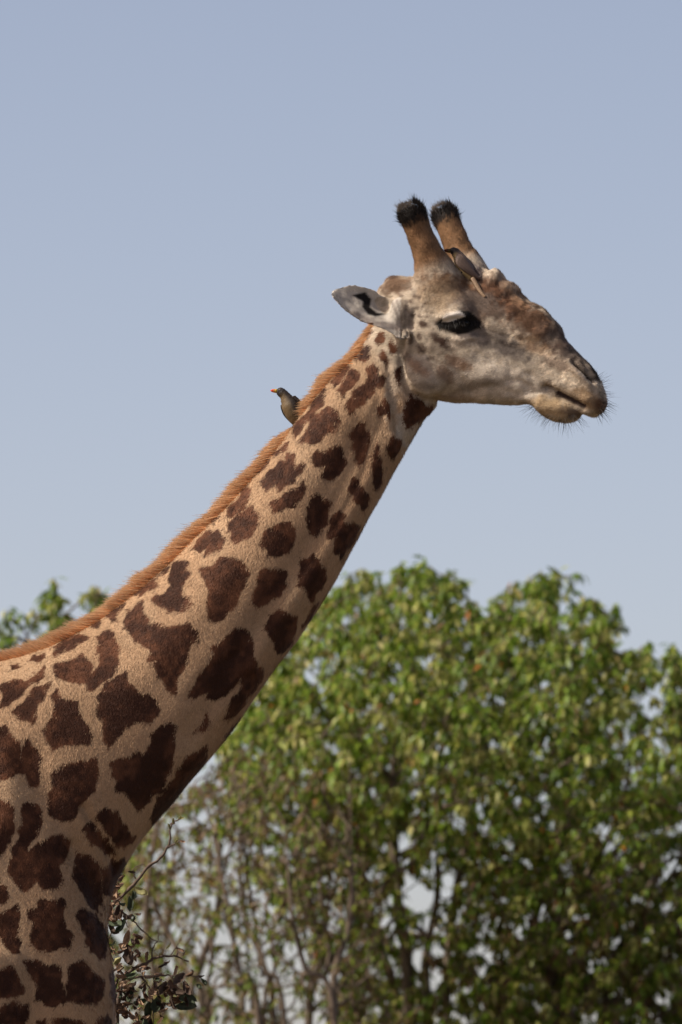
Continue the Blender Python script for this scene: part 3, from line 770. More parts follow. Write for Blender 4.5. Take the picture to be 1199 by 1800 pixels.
mdir = perp * .74 + tang * (.62 + .5 * (clump - .5) + .4 * (clump2 - .5))[:, None] + np.c_[np.zeros(NM), lat * 9, np.zeros(NM)] + rng.normal(0, .08, (NM, 3))
full = np.interp(tt / ml[-1], [0, .04, .10, .5, .8, .93, 1], [.2, .5, .78, 1, .85, .55, .3])
gap = 1 - .72 * np.exp(-((mx_ - 524) / 15) ** 2)          # parted where the bird stands
mlen = .070 * full * gap * (.62 + .5 * clump + .28 * rng.random(NM)); mlen = np.where(rng.random(NM) < .04, mlen * 1.25, mlen)
cr_ = np.array([.64, .265, .092]) * (.55 + .8 * rng.random(NM)[:, None] * (.5 + clump[:, None])) * dk_; ct_ = np.array([.82, .57, .33]) * (.75 + .4 * rng.random(NM))[:, None]
ribbons('mane', mroot, mdir, mlen, np.full(NM, .0010), cr_, ct_, -perp * .05 + tang * .15, M_MANE, giraffe, 3)
# horn tufts
def tuft(axis_a, axis_b, n, rad):
    a, b_ = np.asarray(axis_a), np.asarray(axis_b); ax = (b_ - a) / np.linalg.norm(b_ - a)
    dirs = rng.normal(0, 1, (n, 3)); dirs -= ax * (dirs @ ax)[:, None]; dirs /= np.linalg.norm(dirs, axis=1)[:, None]
    t = rng.random(n) ** .8
    el_ = t * 1.35
    rr = rad * np.cos(np.clip(el_ - .35, 0, 1.5)); hgt = -.026 + .05 * t
    roots = b_ + ax * hgt[:, None] + dirs * rr[:, None] * .9
    dd = dirs * (1.0 - .6 * t)[:, None] + ax * (.5 + .9 * t)[:, None] + rng.normal(0, .25, (n, 3)) + np.array([-.18, 0, .05])
    ln = (.007 + .009 * rng.random(n)) * np.where(rng.random(n) < .10, 1.9, 1)
    topc = (t > .62) & (dirs[:, 0] < .25 + .3 * rng.random(n))
    c0 = np.where(topc[:, None], np.array([.13, .105, .085]), np.array([.014, .011, .010])) * (.7 + .6 * rng.random(n))[:, None]
    c1 = np.where(topc[:, None], np.array([.30, .26, .21]), np.array([.03, .024, .02]))
    ribbons('horn_tuft', roots, dd, ln, np.full(n, .00055), c0, c1, np.array([-.05, 0, .1]), M_MANE, giraffe, 2)
tuft(NEAR_H[3], NEAR_H[6] - (NEAR_H[6] - NEAR_H[5]) * .3, 2100, .042)
tuft(FAR_H[3], FAR_H[6] - (FAR_H[6] - FAR_H[5]) * .3, 2100, .0405)
# whiskers on chin and lip
def whisk(pts, n, ln, col):
    P0 = catmull(pts, 6); k = rng.integers(0, len(P0) - 1, n); f = rng.random(n)[:, None]
    pp = P0[k] * (1 - f) + P0[k + 1] * f
    s = rng.uniform(-.042, .03, n)
    r0 = at_h(pp[:, 0], pp[:, 1], s)
    cen = at_h(np.array([985.0 if ln < 0 else 1020.0]), np.array([700.0 if ln < 0 else 690.0]), 0.0)[0]
    d = r0 - cen; d /= np.linalg.norm(d, axis=1)[:, None]
    d = d + HF * (s * 8)[:, None] + rng.normal(0, .22, (n, 3))
    ribbons('whisker_tuft', r0 - d * .006, d, np.abs(ln) * (.5 + .8 * rng.random(n)), np.full(n, .00042), np.tile(col, (n, 1)), np.tile(np.array(col) * 1.6, (n, 1)), rng.normal(0, .2, (n, 3)) + [0, 0, -.12], M_MANE, giraffe, 3)
whisk([(938, 712), (955, 725), (978, 735), (1000, 736), (1016, 728)], 170, -.050, (.03, .024, .02))
whisk([(1045, 660), (1055, 682), (1062, 700), (1063, 712), (1056, 724), (1042, 722)], 140, .042, (.03, .024, .02))
# the near eye and its mirror, with lashes
for sg in (-1, 1):
    V_, F_ = elh(812, 567, sg * .1, .026, .014, .012, 8)
    e_pos = at_h(np.array([812.0]), np.array([567.0]), np.array([0.0]))[0]
    # let the eyeball sit in the hide: push it out to the local surface
    m = (np.hypot(X - 812, Yp - 570) < 5) & (near if sg < 0 else ~near)
    if m.any():
        c = P[m].mean(0) - NRM[m].mean(0) * .0125
        V_ = V_ - V_.mean(0) + c
        nrm_e = NRM[m].mean(0); nrm_e /= np.linalg.norm(nrm_e)
        mesh_obj('eye', V_, F_, M_EYE, giraffe)
        n = 240; t = rng.random(n)
        ex = np.interp(t, [0, .25, .5, .75, 1], [770, 788, 806, 824, 842]); ey = np.interp(t, [0, .25, .5, .75, 1], [570, 569, 565, 563, 567])
        tree_i = [int(np.argmin(np.where(near if sg < 0 else ~near, np.hypot(X - a, Yp - b_), 1e9))) for a, b_ in zip(ex[::8], ey[::8])]
        rts = np.repeat(P[tree_i], 8, 0)[:n] + rng.normal(0, .003, (n, 3)); nn = np.repeat(NRM[tree_i], 8, 0)[:n]
        dd = nn * .25 + np.array([0.18, 0, -.8]) + rng.normal(0, .2, (n, 3))
        ribbons('eyelash_row', rts, dd, .014 + .012 * rng.random(n), np.full(n, .0008), np.tile((.012, .010, .009), (n, 1)), np.tile((.02, .017, .015), (n, 1)), np.array([0, 0, .1]), M_MANE, giraffe, 2)

# ================================================================== OXPECKERS
def build_bird(name, label, body_st, head_c, lookdir, upv, sidev, wings, tail, feet, cols, group):
    """body_st: list of (point, radius_side, radius_up); everything in world space"""
    root = empty(name, feet[0][-1], label, 'bird', group)
    rings = []; A = catmull(np.array([np.r_[p, a, b_] for p, a, b_ in body_st]), 6)
    ref = np.asarray(sidev, float)
    for i in range(len(A)):
        d = A[min(i + 1, len(A) - 1), :3] - A[max(i - 1, 0), :3]; d /= np.linalg.norm(d)
        u = ref - d * (ref @ d); u /= np.linalg.norm(u); w = np.cross(u, d); 
        if w @ np.asarray(upv) < 0: w = -w
        ph = np.linspace(0, 2 * math.pi, 18, endpoint=False)
        rings.append(A[i, :3] + np.cos(ph)[:, None] * u * max(A[i, 3], .0008) + np.sin(ph)[:, None] * w * max(A[i, 4], .0008))
    V, F = rings_mesh(rings)
    V = V + rng.normal(0, .00035, V.shape)
    nb = len(rings); tpos = np.repeat(np.linspace(0, 1, nb), 18); upn = np.tile(np.sin(np.linspace(0, 2 * math.pi, 18, endpoint=False)), nb)
    back, belly, hd = map(np.array, cols)
    C = belly + (back - belly) * sstep(upn, -.25, .35)[:, None]
    C = C + (hd - C) * (1 - sstep(tpos, .20, .34))[:, None]
    C = C * (.85 + .3 * vnoise(V, .006, 81))[:, None]
    bo = mesh_obj('body', V, F, M_FEATHER, root); set_color(bo.data, 'col', C)
    # bill
    ld = np.asarray(lookdir, float); ld /= np.linalg.norm(ld); uu = np.asarray(upv) - ld * (np.asarray(upv) @ ld); uu /= np.linalg.norm(uu); ss = np.cross(ld, uu)
    hc, hr = np.asarray(head_c[0]), head_c[1]
    st = [(.6, .0055, .0062), (1.0, .0052, .0060), (1.45, .0042, .0052), (1.85, .0030, .0038), (2.15, .0009, .0012)]
    rings = [hc + ld * hr * t - uu * hr * .12 * t + np.cos(ph_)[:, None] * ss * a + np.sin(ph_)[:, None] * uu * b_ for t, a, b_ in st for ph_ in [np.linspace(0, 2 * math.pi, 12, endpoint=False)]]
    V, F = rings_mesh(rings); bl = mesh_obj('bill', V, F, M_FEATHER, root)
    tt_ = np.repeat([s[0] for s in st], 12)
    bill_c = np.array([.62, .42, .06]) + (np.array([.55, .05, .025]) - np.array([.62, .42, .06])) * sstep(tt_, 1.25, 1.55)[:, None]
    set_color(bl.data, 'col', bill_c * cols_bill[name_i])
    for sg in (-1, 1):
        V, F = ellipsoid(hc + ld * hr * .35 + uu * hr * .18 + ss * sg * hr * .80, np.eye(3) * .0022, 6, 10); mesh_obj('eye', V, F, M_EYE, root)
    # wings and tail: plates of overlapping feathers with thickness
    def plate(pname, base_pts, col, n_f, thick=.0016, tipw=.4):
        """base_pts: list of (inner, outer) edge pairs along the length"""
        Pp = catmull(np.array([np.r_[a, b_] for a, b_ in base_pts]), 6); nu = len(Pp); nvv = 9
        nrm0 = np.cross(Pp[nu // 2, :3] - Pp[0, :3], Pp[nu // 2, 3:] - Pp[nu // 2, :3]); nrm0 /= np.linalg.norm(nrm0) + 1e-9
        if nrm0 @ np.asarray(upv) < 0: nrm0 = -nrm0
        G = np.zeros((2, nu, nvv, 3)); Cc = np.zeros((2, nu, nvv, 3))
        for i in range(nu):
            for j in range(nvv):
                v = j / (nvv - 1); p = Pp[i, :3] * (1 - v) + Pp[i, 3:] * v
                arch = .004 * (1 - (2 * v - 1) ** 2) + .0008 * ((j % 2) - .5)
                G[0, i, j] = p + nrm0 * (arch + thick); G[1, i, j] = p + nrm0 * (arch - thick * .5)
                Cc[:, i, j] = np.array(col) * (.78 + .4 * (j % 2) * (i / nu) + .25 * rng.random())
        V = G.reshape(-1, 3); F = []; o_ = nu * nvv
        for i in range(nu - 1):
            for j in range(nvv - 1):
                a = i * nvv + j; F += [(a, a + 1, a + nvv + 1, a + nvv), (o_ + a, o_ + a + nvv, o_ + a + nvv + 1, o_ + a + 1)]
            a = i * nvv; F.append((a, a + nvv, o_ + a + nvv, o_ + a)); a += nvv - 1; F.append((a, o_ + a, o_ + a + nvv, a + nvv))
        for j in range(nvv - 1):
            F.append((j, o_ + j, o_ + j + 1, j + 1)); a = (nu - 1) * nvv + j; F.append((a, a + 1, o_ + a + 1, o_ + a))
        o = mesh_obj(pname, V, F, M_FEATHER, root); set_color(o.data, 'col', Cc.reshape(-1, 3)); return o
    for wp, wc in wings: plate('wing', wp, wc, 4)
    plate('tail', tail[0], tail[1], 3)
    for leg in feet:
        V, F = tube(leg, np.linspace(.0035, .0017, len(leg)), 8); lo = mesh_obj('leg', V, F, M_BLACK, root)
        e = np.asarray(leg[-1])
        for k in (-1, 0, 1):
            V, F = tube([e, e + np.array([-.006 , k * .005, .002]), e + np.array([-.011, k * .009, -.002])], [.0016, .0013, .0005], 6); mesh_obj('toe', V, F, M_BLACK, lo)
    return root
cols_bill = [1.0, .12]  # second bill dimmed: the shade on that bird's face is painted in
name_i = 0
# on the nape: seen from its front left, head turned to the left, breast towards us
Yb = 0.005
b = lambda x, y, Y=0.0: at(x, y, Yb + Y)
build_bird('oxpecker', 'small dark bird with red and yellow bill perched upright on the mane', 
    [(b(487, 686), .004, .004), (b(489.5, 687), .0105, .0108), (b(494, 689.5), .0145, .0140), (b(500, 695), .0155, .0150), (b(505, 703), .020, .020), (b(510, 713), .0275, .026), (b(516, 725), .0275, .026), (b(522, 737), .022, .022), (b(528, 748), .013, .013), (b(533, 755), .005, .005)],
    (b(491.5, 688), .0125), at(478, 685.5, -.004) - at(491, 688.5), (at(520, 690) - at(508, 700)), np.array([0, 1.0, 0]),
    [([(b(519, 697, -.006), b(513, 697, -.020)), (b(527, 705, -.004), b(523, 707, -.018)), (b(531, 717, .004), b(528, 721, -.008)), (b(536, 735, .012), b(534, 738, .004))], (.045, .034, .03)),
     ([(b(494, 713, .014), b(493.5, 712, .026)), (b(496, 722, .014), b(495, 720, .026)), (b(503, 732, .014), b(500, 731, .02)), (b(516, 744, .012), b(512, 744, .014))], (.03, .026, .024))],
    ([(b(522, 738, .008), b(516, 736, .012)), (b(532, 756, .012), b(524, 756, .014)), (b(540, 774, .014), b(533, 776, .016))], (.08, .06, .045)),
    [[b(520, 735, -.008), b(523, 744, -.006), b(525, 751, -.002)], [b(523, 735, .010), b(528, 742, .010), b(531, 748, .008)]],
    ((.04, .03, .024), (.13, .088, .042), (.026, .022, .022)), 'birds riding on the giraffe')
# on the forehead: clinging, head up, seen from its right back
name_i = 1
Yc = at_h(np.array([815.0]), np.array([470.0]), np.array([-.050]))[0][1]
b = lambda x, y, Y=0.0: at(x, y, Yc + Y)
build_bird('oxpecker', 'small brown bird clinging head up between the giraffe horns, buff rump and tail',
    [(b(790, 441), .004, .004), (b(794, 441), .0095, .0095), (b(799, 442.5), .0135, .0130), (b(804, 448), .0150, .0150), (b(809, 456), .0200, .0195), (b(815, 466), .0225, .0220), (b(822, 477), .0200, .0205), (b(829, 487), .0140, .0150), (b(835, 496), .008, .009), (b(840, 503), .004, .004)],
    (b(796, 441.5), .012), at(786, 439.5, -.003) - at(795, 441.5), (at(826, 458) - at(815, 466)), np.array([0, -1.0, 0.0]),
    [([(b(803, 446, -.012), b(800, 456, -.019)), (b(813, 449, -.017), b(803, 466, -.024)), (b(824, 462, -.017), b(814, 476, -.024)), (b(836, 478, -.014), b(830, 486, -.017)), (b(843, 489, -.010), b(842, 492, -.011))], (.125, .085, .066)),
     ([(b(810, 448, .008), b(813, 450, .018)), (b(824, 460, .010), b(826, 463, .018)), (b(838, 480, .008), b(839, 482, .014)), (b(845, 492, .006), b(845, 494, .008))], (.10, .07, .055))],
    ([(b(834, 487, -.012), b(827, 490, -.018)), (b(843, 503, -.026), b(836, 506, -.032)), (b(850, 515, -.036), b(844, 517, -.040)), (b(855, 522, -.042), b(851, 524, -.044))], (.25, .165, .10)),
    [[b(813, 474, -.010), b(811, 480, -.012), b(810, 486, -.010)], [b(818, 478, .006), b(818, 485, .006), b(819, 492, .006)]],
    ((.125, .088, .068), (.42, .31, .15), (.022, .018, .017)), 'birds riding on the giraffe')  # near-black head colour holds the shade on its face

# ================================================================== TREES
leaf_me = {}
def leaf_template(kind):
    # folded, drooping blade along +x, normal +z ; 3 stations
    st = [(0, .04), (.5, .46), (1, .0)]
    V = []; 
    for t, w in st:
        zc = -.22 * t * t
        V += [(t, -w * .38, zc + w * .12), (t, 0, zc), (t, w * .38, zc + w * .12)]
    F = []
    for i in range(len(st) - 1):
        a = 3 * i
        F += [(a, a + 3, a + 4, a + 1), (a + 1, a + 4, a + 5, a + 2)]
    return np.array(V), np.array(F)
LV, LF = leaf_template('drooping')
def leaf_frames(d, n):
    x = d / (np.linalg.norm(d, axis=1)[:, None] + 1e-9)
    z = n - x * (n * x).sum(1)[:, None]; z /= np.linalg.norm(z, axis=1)[:, None] + 1e-9
    y = np.cross(z, x)
    return x, y, z
PALETTE = [((.165, .255, .034), .38), ((.095, .175, .024), .18), ((.25, .30, .055), .22), ((.36, .36, .11), .09), ((.50, .47, .24), .04), ((.36, .14, .04), .008), ((.18, .11, .055), .03)]
pal_c = np.array([p[0] for p in PALETTE]); pal_w = np.array([p[1] for p in PALETTE]); pal_w /= pal_w.sum()
def make_tree(name, label, base_xyz, stems, attract, group=None, leaf_len=(.036, .076), per=(13, 20), green=1.0, thick=1.0, up_bias=.5, twig_min=.0028, leaf_keep=None, colshift=None):
    root = empty(name, tuple(base_xyz), label, 'tree' if 'tree' in name else 'shrub', group)
    # skeleton: stems first, then every sprig joins its best earlier node
    nodes = []; par = []
    for st in stems:
        last = -1
        for p in catmull(st, 7):
            nodes.append(p); par.append(last); last = len(nodes) - 1
    nstem = len(nodes)
    A = np.asarray(attract); cen = np.mean(np.array(nodes), 0)
    order = np.argsort(np.min(np.linalg.norm(A[:, None, :] - np.array(nodes)[None, ::5], axis=2), axis=1))
    cap = len(nodes) + len(A) * 5; NP = np.zeros((cap, 3)); NP[:len(nodes)] = nodes; cnt = len(nodes)
    ends = []
    for i in order:
        a = A[i]; d = NP[:cnt] - a; dist = np.linalg.norm(d, axis=1)
        cost = dist + .9 * np.maximum(0, NP[:cnt, 2] - a[2] + .05) 
        j = int(np.argmin(cost)); p0 = NP[j]; Ld = dist[j]
        k = max(2, min(4, int(Ld / .12)))
        mid = (p0 + a) / 2 + rng.normal(0, .10, 3) * Ld + np.array([0, 0, .10 * Ld]); last = j
        for q in range(1, k + 1):
            t = q / k; p = (1 - t) ** 2 * p0 + 2 * t * (1 - t) * mid + t * t * a
            NP[cnt] = p; par.append(last); last = cnt; cnt += 1
        ends.append((last, i))
    NP = NP[:cnt]; par = np.array(par)
    load = np.zeros(cnt)
    for l, _ in ends: load[l] += 1
    for i in range(cnt - 1, -1, -1):
        if par[i] >= 0: load[par[i]] += load[i]
    rad = np.maximum(twig_min, thick * .0026 * np.sqrt(np.maximum(load, .5)))
    # branch geometry, one ring per edge end
    K = 6; ph = np.linspace(0, 2 * math.pi, K, endpoint=False)
    ei = np.where(par >= 0)[0]; a_, b_ = NP[par[ei]], NP[ei]
    d = b_ - a_; dn = d / (np.linalg.norm(d, axis=1)[:, None] + 1e-9)
    u = np.cross(dn, [0.31, .2, .93]); bad = np.linalg.norm(u, axis=1) < .05; u[bad] = np.cross(dn[bad], [1, 0, 0]); u /= np.linalg.norm(u, axis=1)[:, None]; w = np.cross(dn, u)
    ra = np.where(par[ei] < nstem, np.minimum(rad[par[ei]], rad[ei] * 1.35), rad[par[ei]]); rb_ = rad[ei]
    ra = np.minimum(ra, rb_ * 1.5)
    circ = np.cos(ph)[None, :, None] * u[:, None] + np.sin(ph)[None, :, None] * w[:, None]
    V = np.concatenate([(a_ - dn * (ra * .3)[:, None])[:, None] + circ * ra[:, None, None], (b_ + dn * (rb_ * .3)[:, None])[:, None] + circ * rb_[:, None, None]], 1).reshape(-1, 3)
    j = np.arange(K); f0 = np.stack([j, (j + 1) % K, K + (j + 1) % K, K + j], 1)
    F = (np.arange(len(ei))[:, None, None] * 2 * K + f0[None]).reshape(-1, 4)
    mesh_obj('trunk', V, F, M_BARK, root)
    # leaves, hanging in whorls round each sprig
    Lp = []; Ld_ = []; Ln_ = []; Ll = []; Lc = []
    for l, i in ends:
        p1 = NP[l]; p0 = NP[par[l]]; tw = p1 - p0; tl = np.linalg.norm(tw) + 1e-6; tw = tw / tl
        m = int(rng.integers(*per))
        if leaf_keep is not None: m = max(2, int(m * leaf_keep(A[i])))
        t = rng.random(m) ** .6; pos = p1 - tw * (np.minimum(tl, .16) * (1 - t))[:, None] + rng.normal(0, .008, (m, 3))
        az = np.arange(m) * 2.4 + rng.random() * 6; rad_ = np.c_[np.cos(az), np.sin(az), np.zeros(m)]
        dd = rad_ * rng.uniform(.45, 1.0, m)[:, None] + np.c_[np.zeros(m), np.zeros(m), rng.normal(-.85, .42, m)] + tw * .25
        nn = rad_ * .75 + np.c_[np.zeros(m), np.zeros(m), np.ones(m) * .8] + rng.normal(0, .28, (m, 3))
        tone = pal_c[rng.choice(len(pal_c), m, p=pal_w)]
        sprig = rng.random()
        if sprig < .09: tone = tone * .4 + np.array([.42, .41, .18]) * .6
        tone = tone * np.array([1.07, 1.05, .82]) * (.78 + .45 * rng.random(m))[:, None] * (.9 + .25 * rng.random())
        if colshift is not None: tone = colshift(A[i], tone)
        Lp.append(pos); Ld_.append(dd); Ln_.append(nn); Ll.append(rng.uniform(*leaf_len, m)); Lc.append(tone * green)
    Lp, Ld_, Ln_, Ll, Lc = map(np.concatenate, (Lp, Ld_, Ln_, Ll, Lc))
    x, y, z = leaf_frames(Ld_, Ln_); n = len(Lp)
    print(name, 'leaves', n, 'edges', len(ei))
    wj = rng.uniform(.8, 1.15, n)
    # the leaves that show largest stay single leaves, the rest are one mass
    qx, qy = proj(Lp)
    vis = (qx > -10) & (qx < 1210) & (qy < 1810) & (qy > 950)
    facing = np.abs(z @ FW) * Ll * wj / np.linalg.norm(Lp - CAM, axis=1) - .0003 * (Lp[:, 1] - Lp[:, 1].min())
    facing = np.where(vis, facing, -9)
    k = min(290, int(vis.sum())); single = np.zeros(n, bool); single[np.argsort(-facing)[:k]] = True
    def blades(sel):
        s = Ll[sel][:, None, None]
        V = Lp[sel][:, None] + s * (LV[None, :, 0:1] * x[sel][:, None] + LV[None, :, 1:2] * wj[sel][:, None, None] * y[sel][:, None] + LV[None, :, 2:3] * z[sel][:, None])
        return V
    mass = ~single
    V = blades(mass); nm = mass.sum()
    F = (np.arange(nm)[:, None, None] * len(LV) + LF[None]).reshape(-1, 4)
    crown = mesh_obj('crown', V.reshape(-1, 3), F, M_LEAF, root, kind='stuff')
    set_color(crown.data, 'col', np.repeat(Lc[mass], len(LV), 0))
    # single leaves share a few meshes of different tone
    si = np.where(single)[0]; q = np.argsort(Lc[si] @ [1, .4, -.5]); groups = np.array_split(si[q], 8)
    for g in groups:
        if not len(g): continue
        me = bpy.data.meshes.new('leaf'); me.from_pydata(LV.tolist(), [], LF.tolist()); me.materials.append(M_LEAF)
        me.polygons.foreach_set('use_smooth', np.ones(len(me.polygons), bool)); set_color(me, 'col', np.repeat(np.median(Lc[g], 0)[None], len(LV), 0))
        for i in g:
            o = bpy.data.objects.new('leaf', me); COL.objects.link(o); o.parent = crown
            M = Matrix(np.r_[np.c_[np.c_[x[i], y[i] * wj[i], z[i]] * Ll[i], Lp[i]], [[0, 0, 0, 1]]].tolist())
            o.matrix_parent_inverse = Matrix.Translation(root.location).inverted() @ Matrix.Identity(4)
            o.matrix_parent_inverse = Matrix.Identity(4)
            o.matrix_basis = M
    return root
def in_poly(x, y, poly): return poly_sdf(np.asarray(x), np.asarray(y), poly, 500) > 0
def scatter(poly, Yc, dep, n, dens=None, inset=0, extra=()):
    poly = np.asarray(poly, float); out = []
    while sum(map(len, out)) < n:
        x = rng.uniform(poly[:, 0].min(), poly[:, 0].max(), 4000); y = rng.uniform(poly[:, 1].min(), poly[:, 1].max(), 4000)
        d = poly_sdf(x, y, poly, 500); k = d > inset
        dy = rng.uniform(-1, 1, 4000) * (dep if np.isscalar(dep) else dep(y)) * np.clip(np.sqrt(np.clip(d, 0, None) / 160), .12, 1)
        if dens is not None: k &= rng.random(4000) < dens(x, y, dy)
        k &= vnoise(np.c_[x / 45, dy * 1.6, y / 45], 1.0, 91) > .24
        out.append(at(x[k], y[k], Yc + dy[k]))
    ex = [at(x, y, Yc + rng.uniform(-.3, .3)) for x, y in extra]
    return np.concatenate([np.concatenate(out)[:n]] + ([np.array(ex)] if ex else []))
def gnd(px, Y):
    p = at(px, 1700, Y); return np.array([p[0], Y, -.03])
# broad leafy tree on the right
YT = 15.0
crown_r = [(560, 1050), (590, 1025), (640, 1010), (690, 995), (745, 990), (790, 1012), (825, 1045), (845, 1068), (866, 1066), (900, 1035), (945, 1015), (980, 1008), (1015, 1025), (1055, 1062), (1085, 1072), (1075, 1110), (1090, 1150), (1125, 1130), (1160, 1140), (1199, 1150), (1290, 1200), (1330, 1400), (1340, 1900), (1200, 2000), (800, 2000), (640, 1900), (560, 1700), (470, 1600), (400, 1450), (380, 1300), (450, 1150)]
def dens_r(x, y, dy):
    d = np.ones_like(x)
    d *= 1 - .70 * np.exp(-(((x - 735) / 75) ** 2 + ((y - 1560) / 120) ** 2))
    d *= 1 - .6 * np.exp(-(((x - 1120) / 60) ** 2 + ((y - 1250) / 45) ** 2))
    d *= 1 - .5 * sstep(y, 1300, 1500) * sstep(-x, -650, -480)
    d *= 1 - .55 * sstep(y, 1420, 1600) * sstep(-x, -860, -780)
    return d
stems_r = []
for bx_, pts in ((760, [(755, 1900), (748, 1700), (770, 1560), (760, 1420)]), (790, [(785, 1850), (790, 1650), (815, 1500), (850, 1330), (870, 1200)]), (860, [(880, 1850), (930, 1650), (985, 1450), (1010, 1250)]),
                 (960, [(968, 1850), (972, 1690), (1000, 1600), (1080, 1450), (1120, 1300)]), (1010, [(1060, 1800), (1130, 1640), (1200, 1500)]), (720, [(700, 1850), (660, 1650), (620, 1450), (600, 1250)]), (735, [(720, 1800), (700, 1600), (690, 1400), (700, 1200)]),
                 (680, [(640, 1850), (560, 1650), (510, 1450)])):
    Yj = YT + rng.uniform(-.7, .7)
    stems_r.append([gnd(bx_, YT)] + [at(x, y, YT + (Yj - YT) * min(1, (2000 - y) / 300)) for x, y in pts])
z_mid = at(800, 1430, YT)[2]
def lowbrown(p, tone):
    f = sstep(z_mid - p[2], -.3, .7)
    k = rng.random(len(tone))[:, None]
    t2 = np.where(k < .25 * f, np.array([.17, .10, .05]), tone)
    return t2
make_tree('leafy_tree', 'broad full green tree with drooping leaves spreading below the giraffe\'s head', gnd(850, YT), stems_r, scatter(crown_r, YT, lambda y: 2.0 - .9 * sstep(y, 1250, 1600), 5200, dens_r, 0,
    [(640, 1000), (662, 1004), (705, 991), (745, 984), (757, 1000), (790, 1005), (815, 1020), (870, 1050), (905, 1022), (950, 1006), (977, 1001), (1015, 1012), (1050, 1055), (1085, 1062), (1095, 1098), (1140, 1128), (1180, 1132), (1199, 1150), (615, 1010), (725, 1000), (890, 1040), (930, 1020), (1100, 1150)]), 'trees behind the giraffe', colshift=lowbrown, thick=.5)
# thin stemmed thicket below the neck
YS = 13.6
crown_s = [(300, 1400), (380, 1330), (470, 1300), (560, 1360), (640, 1450), (680, 1600), (690, 1780), (700, 1950), (200, 1950), (190, 1600), (240, 1480)]
stems_s = []
for bx_, tx_ in ((230, 250), (270, 262), (300, 330), (350, 345), (390, 420), (430, 400), (445, 470), (480, 455), (520, 540), (550, 600), (590, 640), (330, 300), (250, 330), (410, 350), (500, 430), (560, 480), (360, 450), (470, 520)):
    Yj = YS + rng.uniform(-.9, .9); ty = rng.uniform(1330, 1560); bx_ += rng.uniform(-30, 30); tx_ += rng.uniform(-55, 55); mxp = (bx_ + tx_) / 2 + rng.uniform(-28, 28)
    stems_s.append([gnd(bx_ + rng.uniform(-20, 20), Yj), at(bx_ + rng.uniform(-14, 14), 1850, Yj), at(mxp, 1700, Yj), at((mxp + tx_) / 2 + rng.uniform(-22, 22), 1600, Yj + rng.uniform(-.2, .2)), at(tx_ + rng.uniform(-10, 10), ty, Yj)])
def brownish(p, tone): return np.where(rng.random(len(tone))[:, None] < .42, np.array([.22, .145, .07]), tone)
make_tree('thin_stemmed_shrub', 'sparse thicket of many thin upright stems with small leaves under the giraffe\'s neck', gnd(400, YS), stems_s, scatter(crown_s, YS, 1.1, 1300), 'trees behind the giraffe', (.034, .058), (5, 10), .95, .75, colshift=brownish, twig_min=.0034)
# tree behind the withers
YL = 15.5
crown_l = [(-260, 1150), (-150, 1090), (-40, 1085), (20, 1075), (60, 1070), (75, 1030), (95, 1022), (120, 1045), (148, 1050), (160, 1028), (178, 1032), (205, 1060), (260, 1120), (300, 1250), (280, 1450), (200, 1700), (-100, 1800), (-280, 1600)]
stems_l = [[gnd(20, YL), at(10, 1850, YL), at(-10, 1600, YL), at(-60, 1300, YL)], [gnd(30, YL), at(60, 1800, YL + .2), at(90, 1500, YL + .3), at(95, 1200, YL + .2), at(95, 1060, YL)], [gnd(30, YL), at(100, 1800, YL - .2), at(160, 1500, YL - .3), at(170, 1250, YL - .2)]]
dens_l = lambda x, y, dy: np.where((y < 1130) & (x < 75), .5, .8)
make_tree('leafy_tree', 'green tree top with drooping leaves peeking over the giraffe\'s withers', gnd(30, YL), stems_l, scatter(crown_l, YL, 1.0, 850, dens_l, 0, [(95, 1017), (88, 1035), (82, 1058), (106, 1046), (165, 1030), (150, 1046), (178, 1044), (20, 1073), (42, 1080), (8, 1090), (60, 1075), (95, 1060)]), 'trees behind the giraffe')

# ================================================================== DRY SHRUB at the giraffe's chest
YD = 0.70
sh_root = np.array([at(175, 1700, YD)[0] - .02, YD, -.01])
shrub = empty('dry_shrub', tuple(sh_root), 'dry twiggy shrub with curled brown leaves rising beside the giraffe\'s breast', 'shrub')
def twig(pts, r0, r1, name='branch'):
    P_ = catmull(pts, 5); P_ = P_ + rng.normal(0, .0016, P_.shape) * np.linspace(0.2, 1, len(P_))[:, None]
    rr = np.linspace(r0, r1, len(P_)) * (1 + .35 * (rng.random(len(P_)) - .4))
    V, F = tube(P_, rr, 7); return mesh_obj(name, V, F, M_DRYBARK, shrub)
d_ = lambda x, y, Y=0.0: at(x, y, YD + Y)
b0 = d_(168, 1830, .02)
twig([sh_root, np.array([sh_root[0] + .03, YD, .9]), np.array([sh_root[0] - .02, YD, 1.7]), b0], .022, .010, 'stem')
twig([sh_root + [.05, .03, 0], np.array([sh_root[0] + .12, YD, 1.0]), np.array([sh_root[0] + .08, YD, 1.8]), d_(205, 1850)], .02, .010, 'stem')
twig([b0, d_(165, 1720), d_(170, 1640), d_(182, 1608)], .009, .0055)
twig([d_(178, 1614), d_(207, 1583), d_(240, 1550), d_(262, 1522), d_(278, 1512), d_(293, 1492), d_(299, 1478), d_(300, 1455), d_(307, 1444), d_(317, 1441)], .0058, .0016)
twig([d_(295, 1490), d_(306, 1484), d_(317, 1478)], .003, .0012)
twig([d_(185, 1600), d_(190, 1580), d_(205, 1560), d_(216, 1543)], .003, .001)
twig([d_(240, 1548), d_(234, 1530), d_(250, 1519), d_(262, 1524)], .002, .0008)
twig([d_(205, 1850), d_(206, 1780), d_(215, 1730), d_(232, 1705), d_(262, 1690), d_(272, 1683), d_(300, 1680), d_(330, 1690)], .008, .002)
twig([d_(211, 1600), d_(230, 1615), d_(250, 1635), d_(270, 1652), d_(285, 1656)], .0028, .001)
twig([d_(268, 1688), d_(268, 1670), d_(277, 1652), d_(280, 1632)], .0024, .0009)
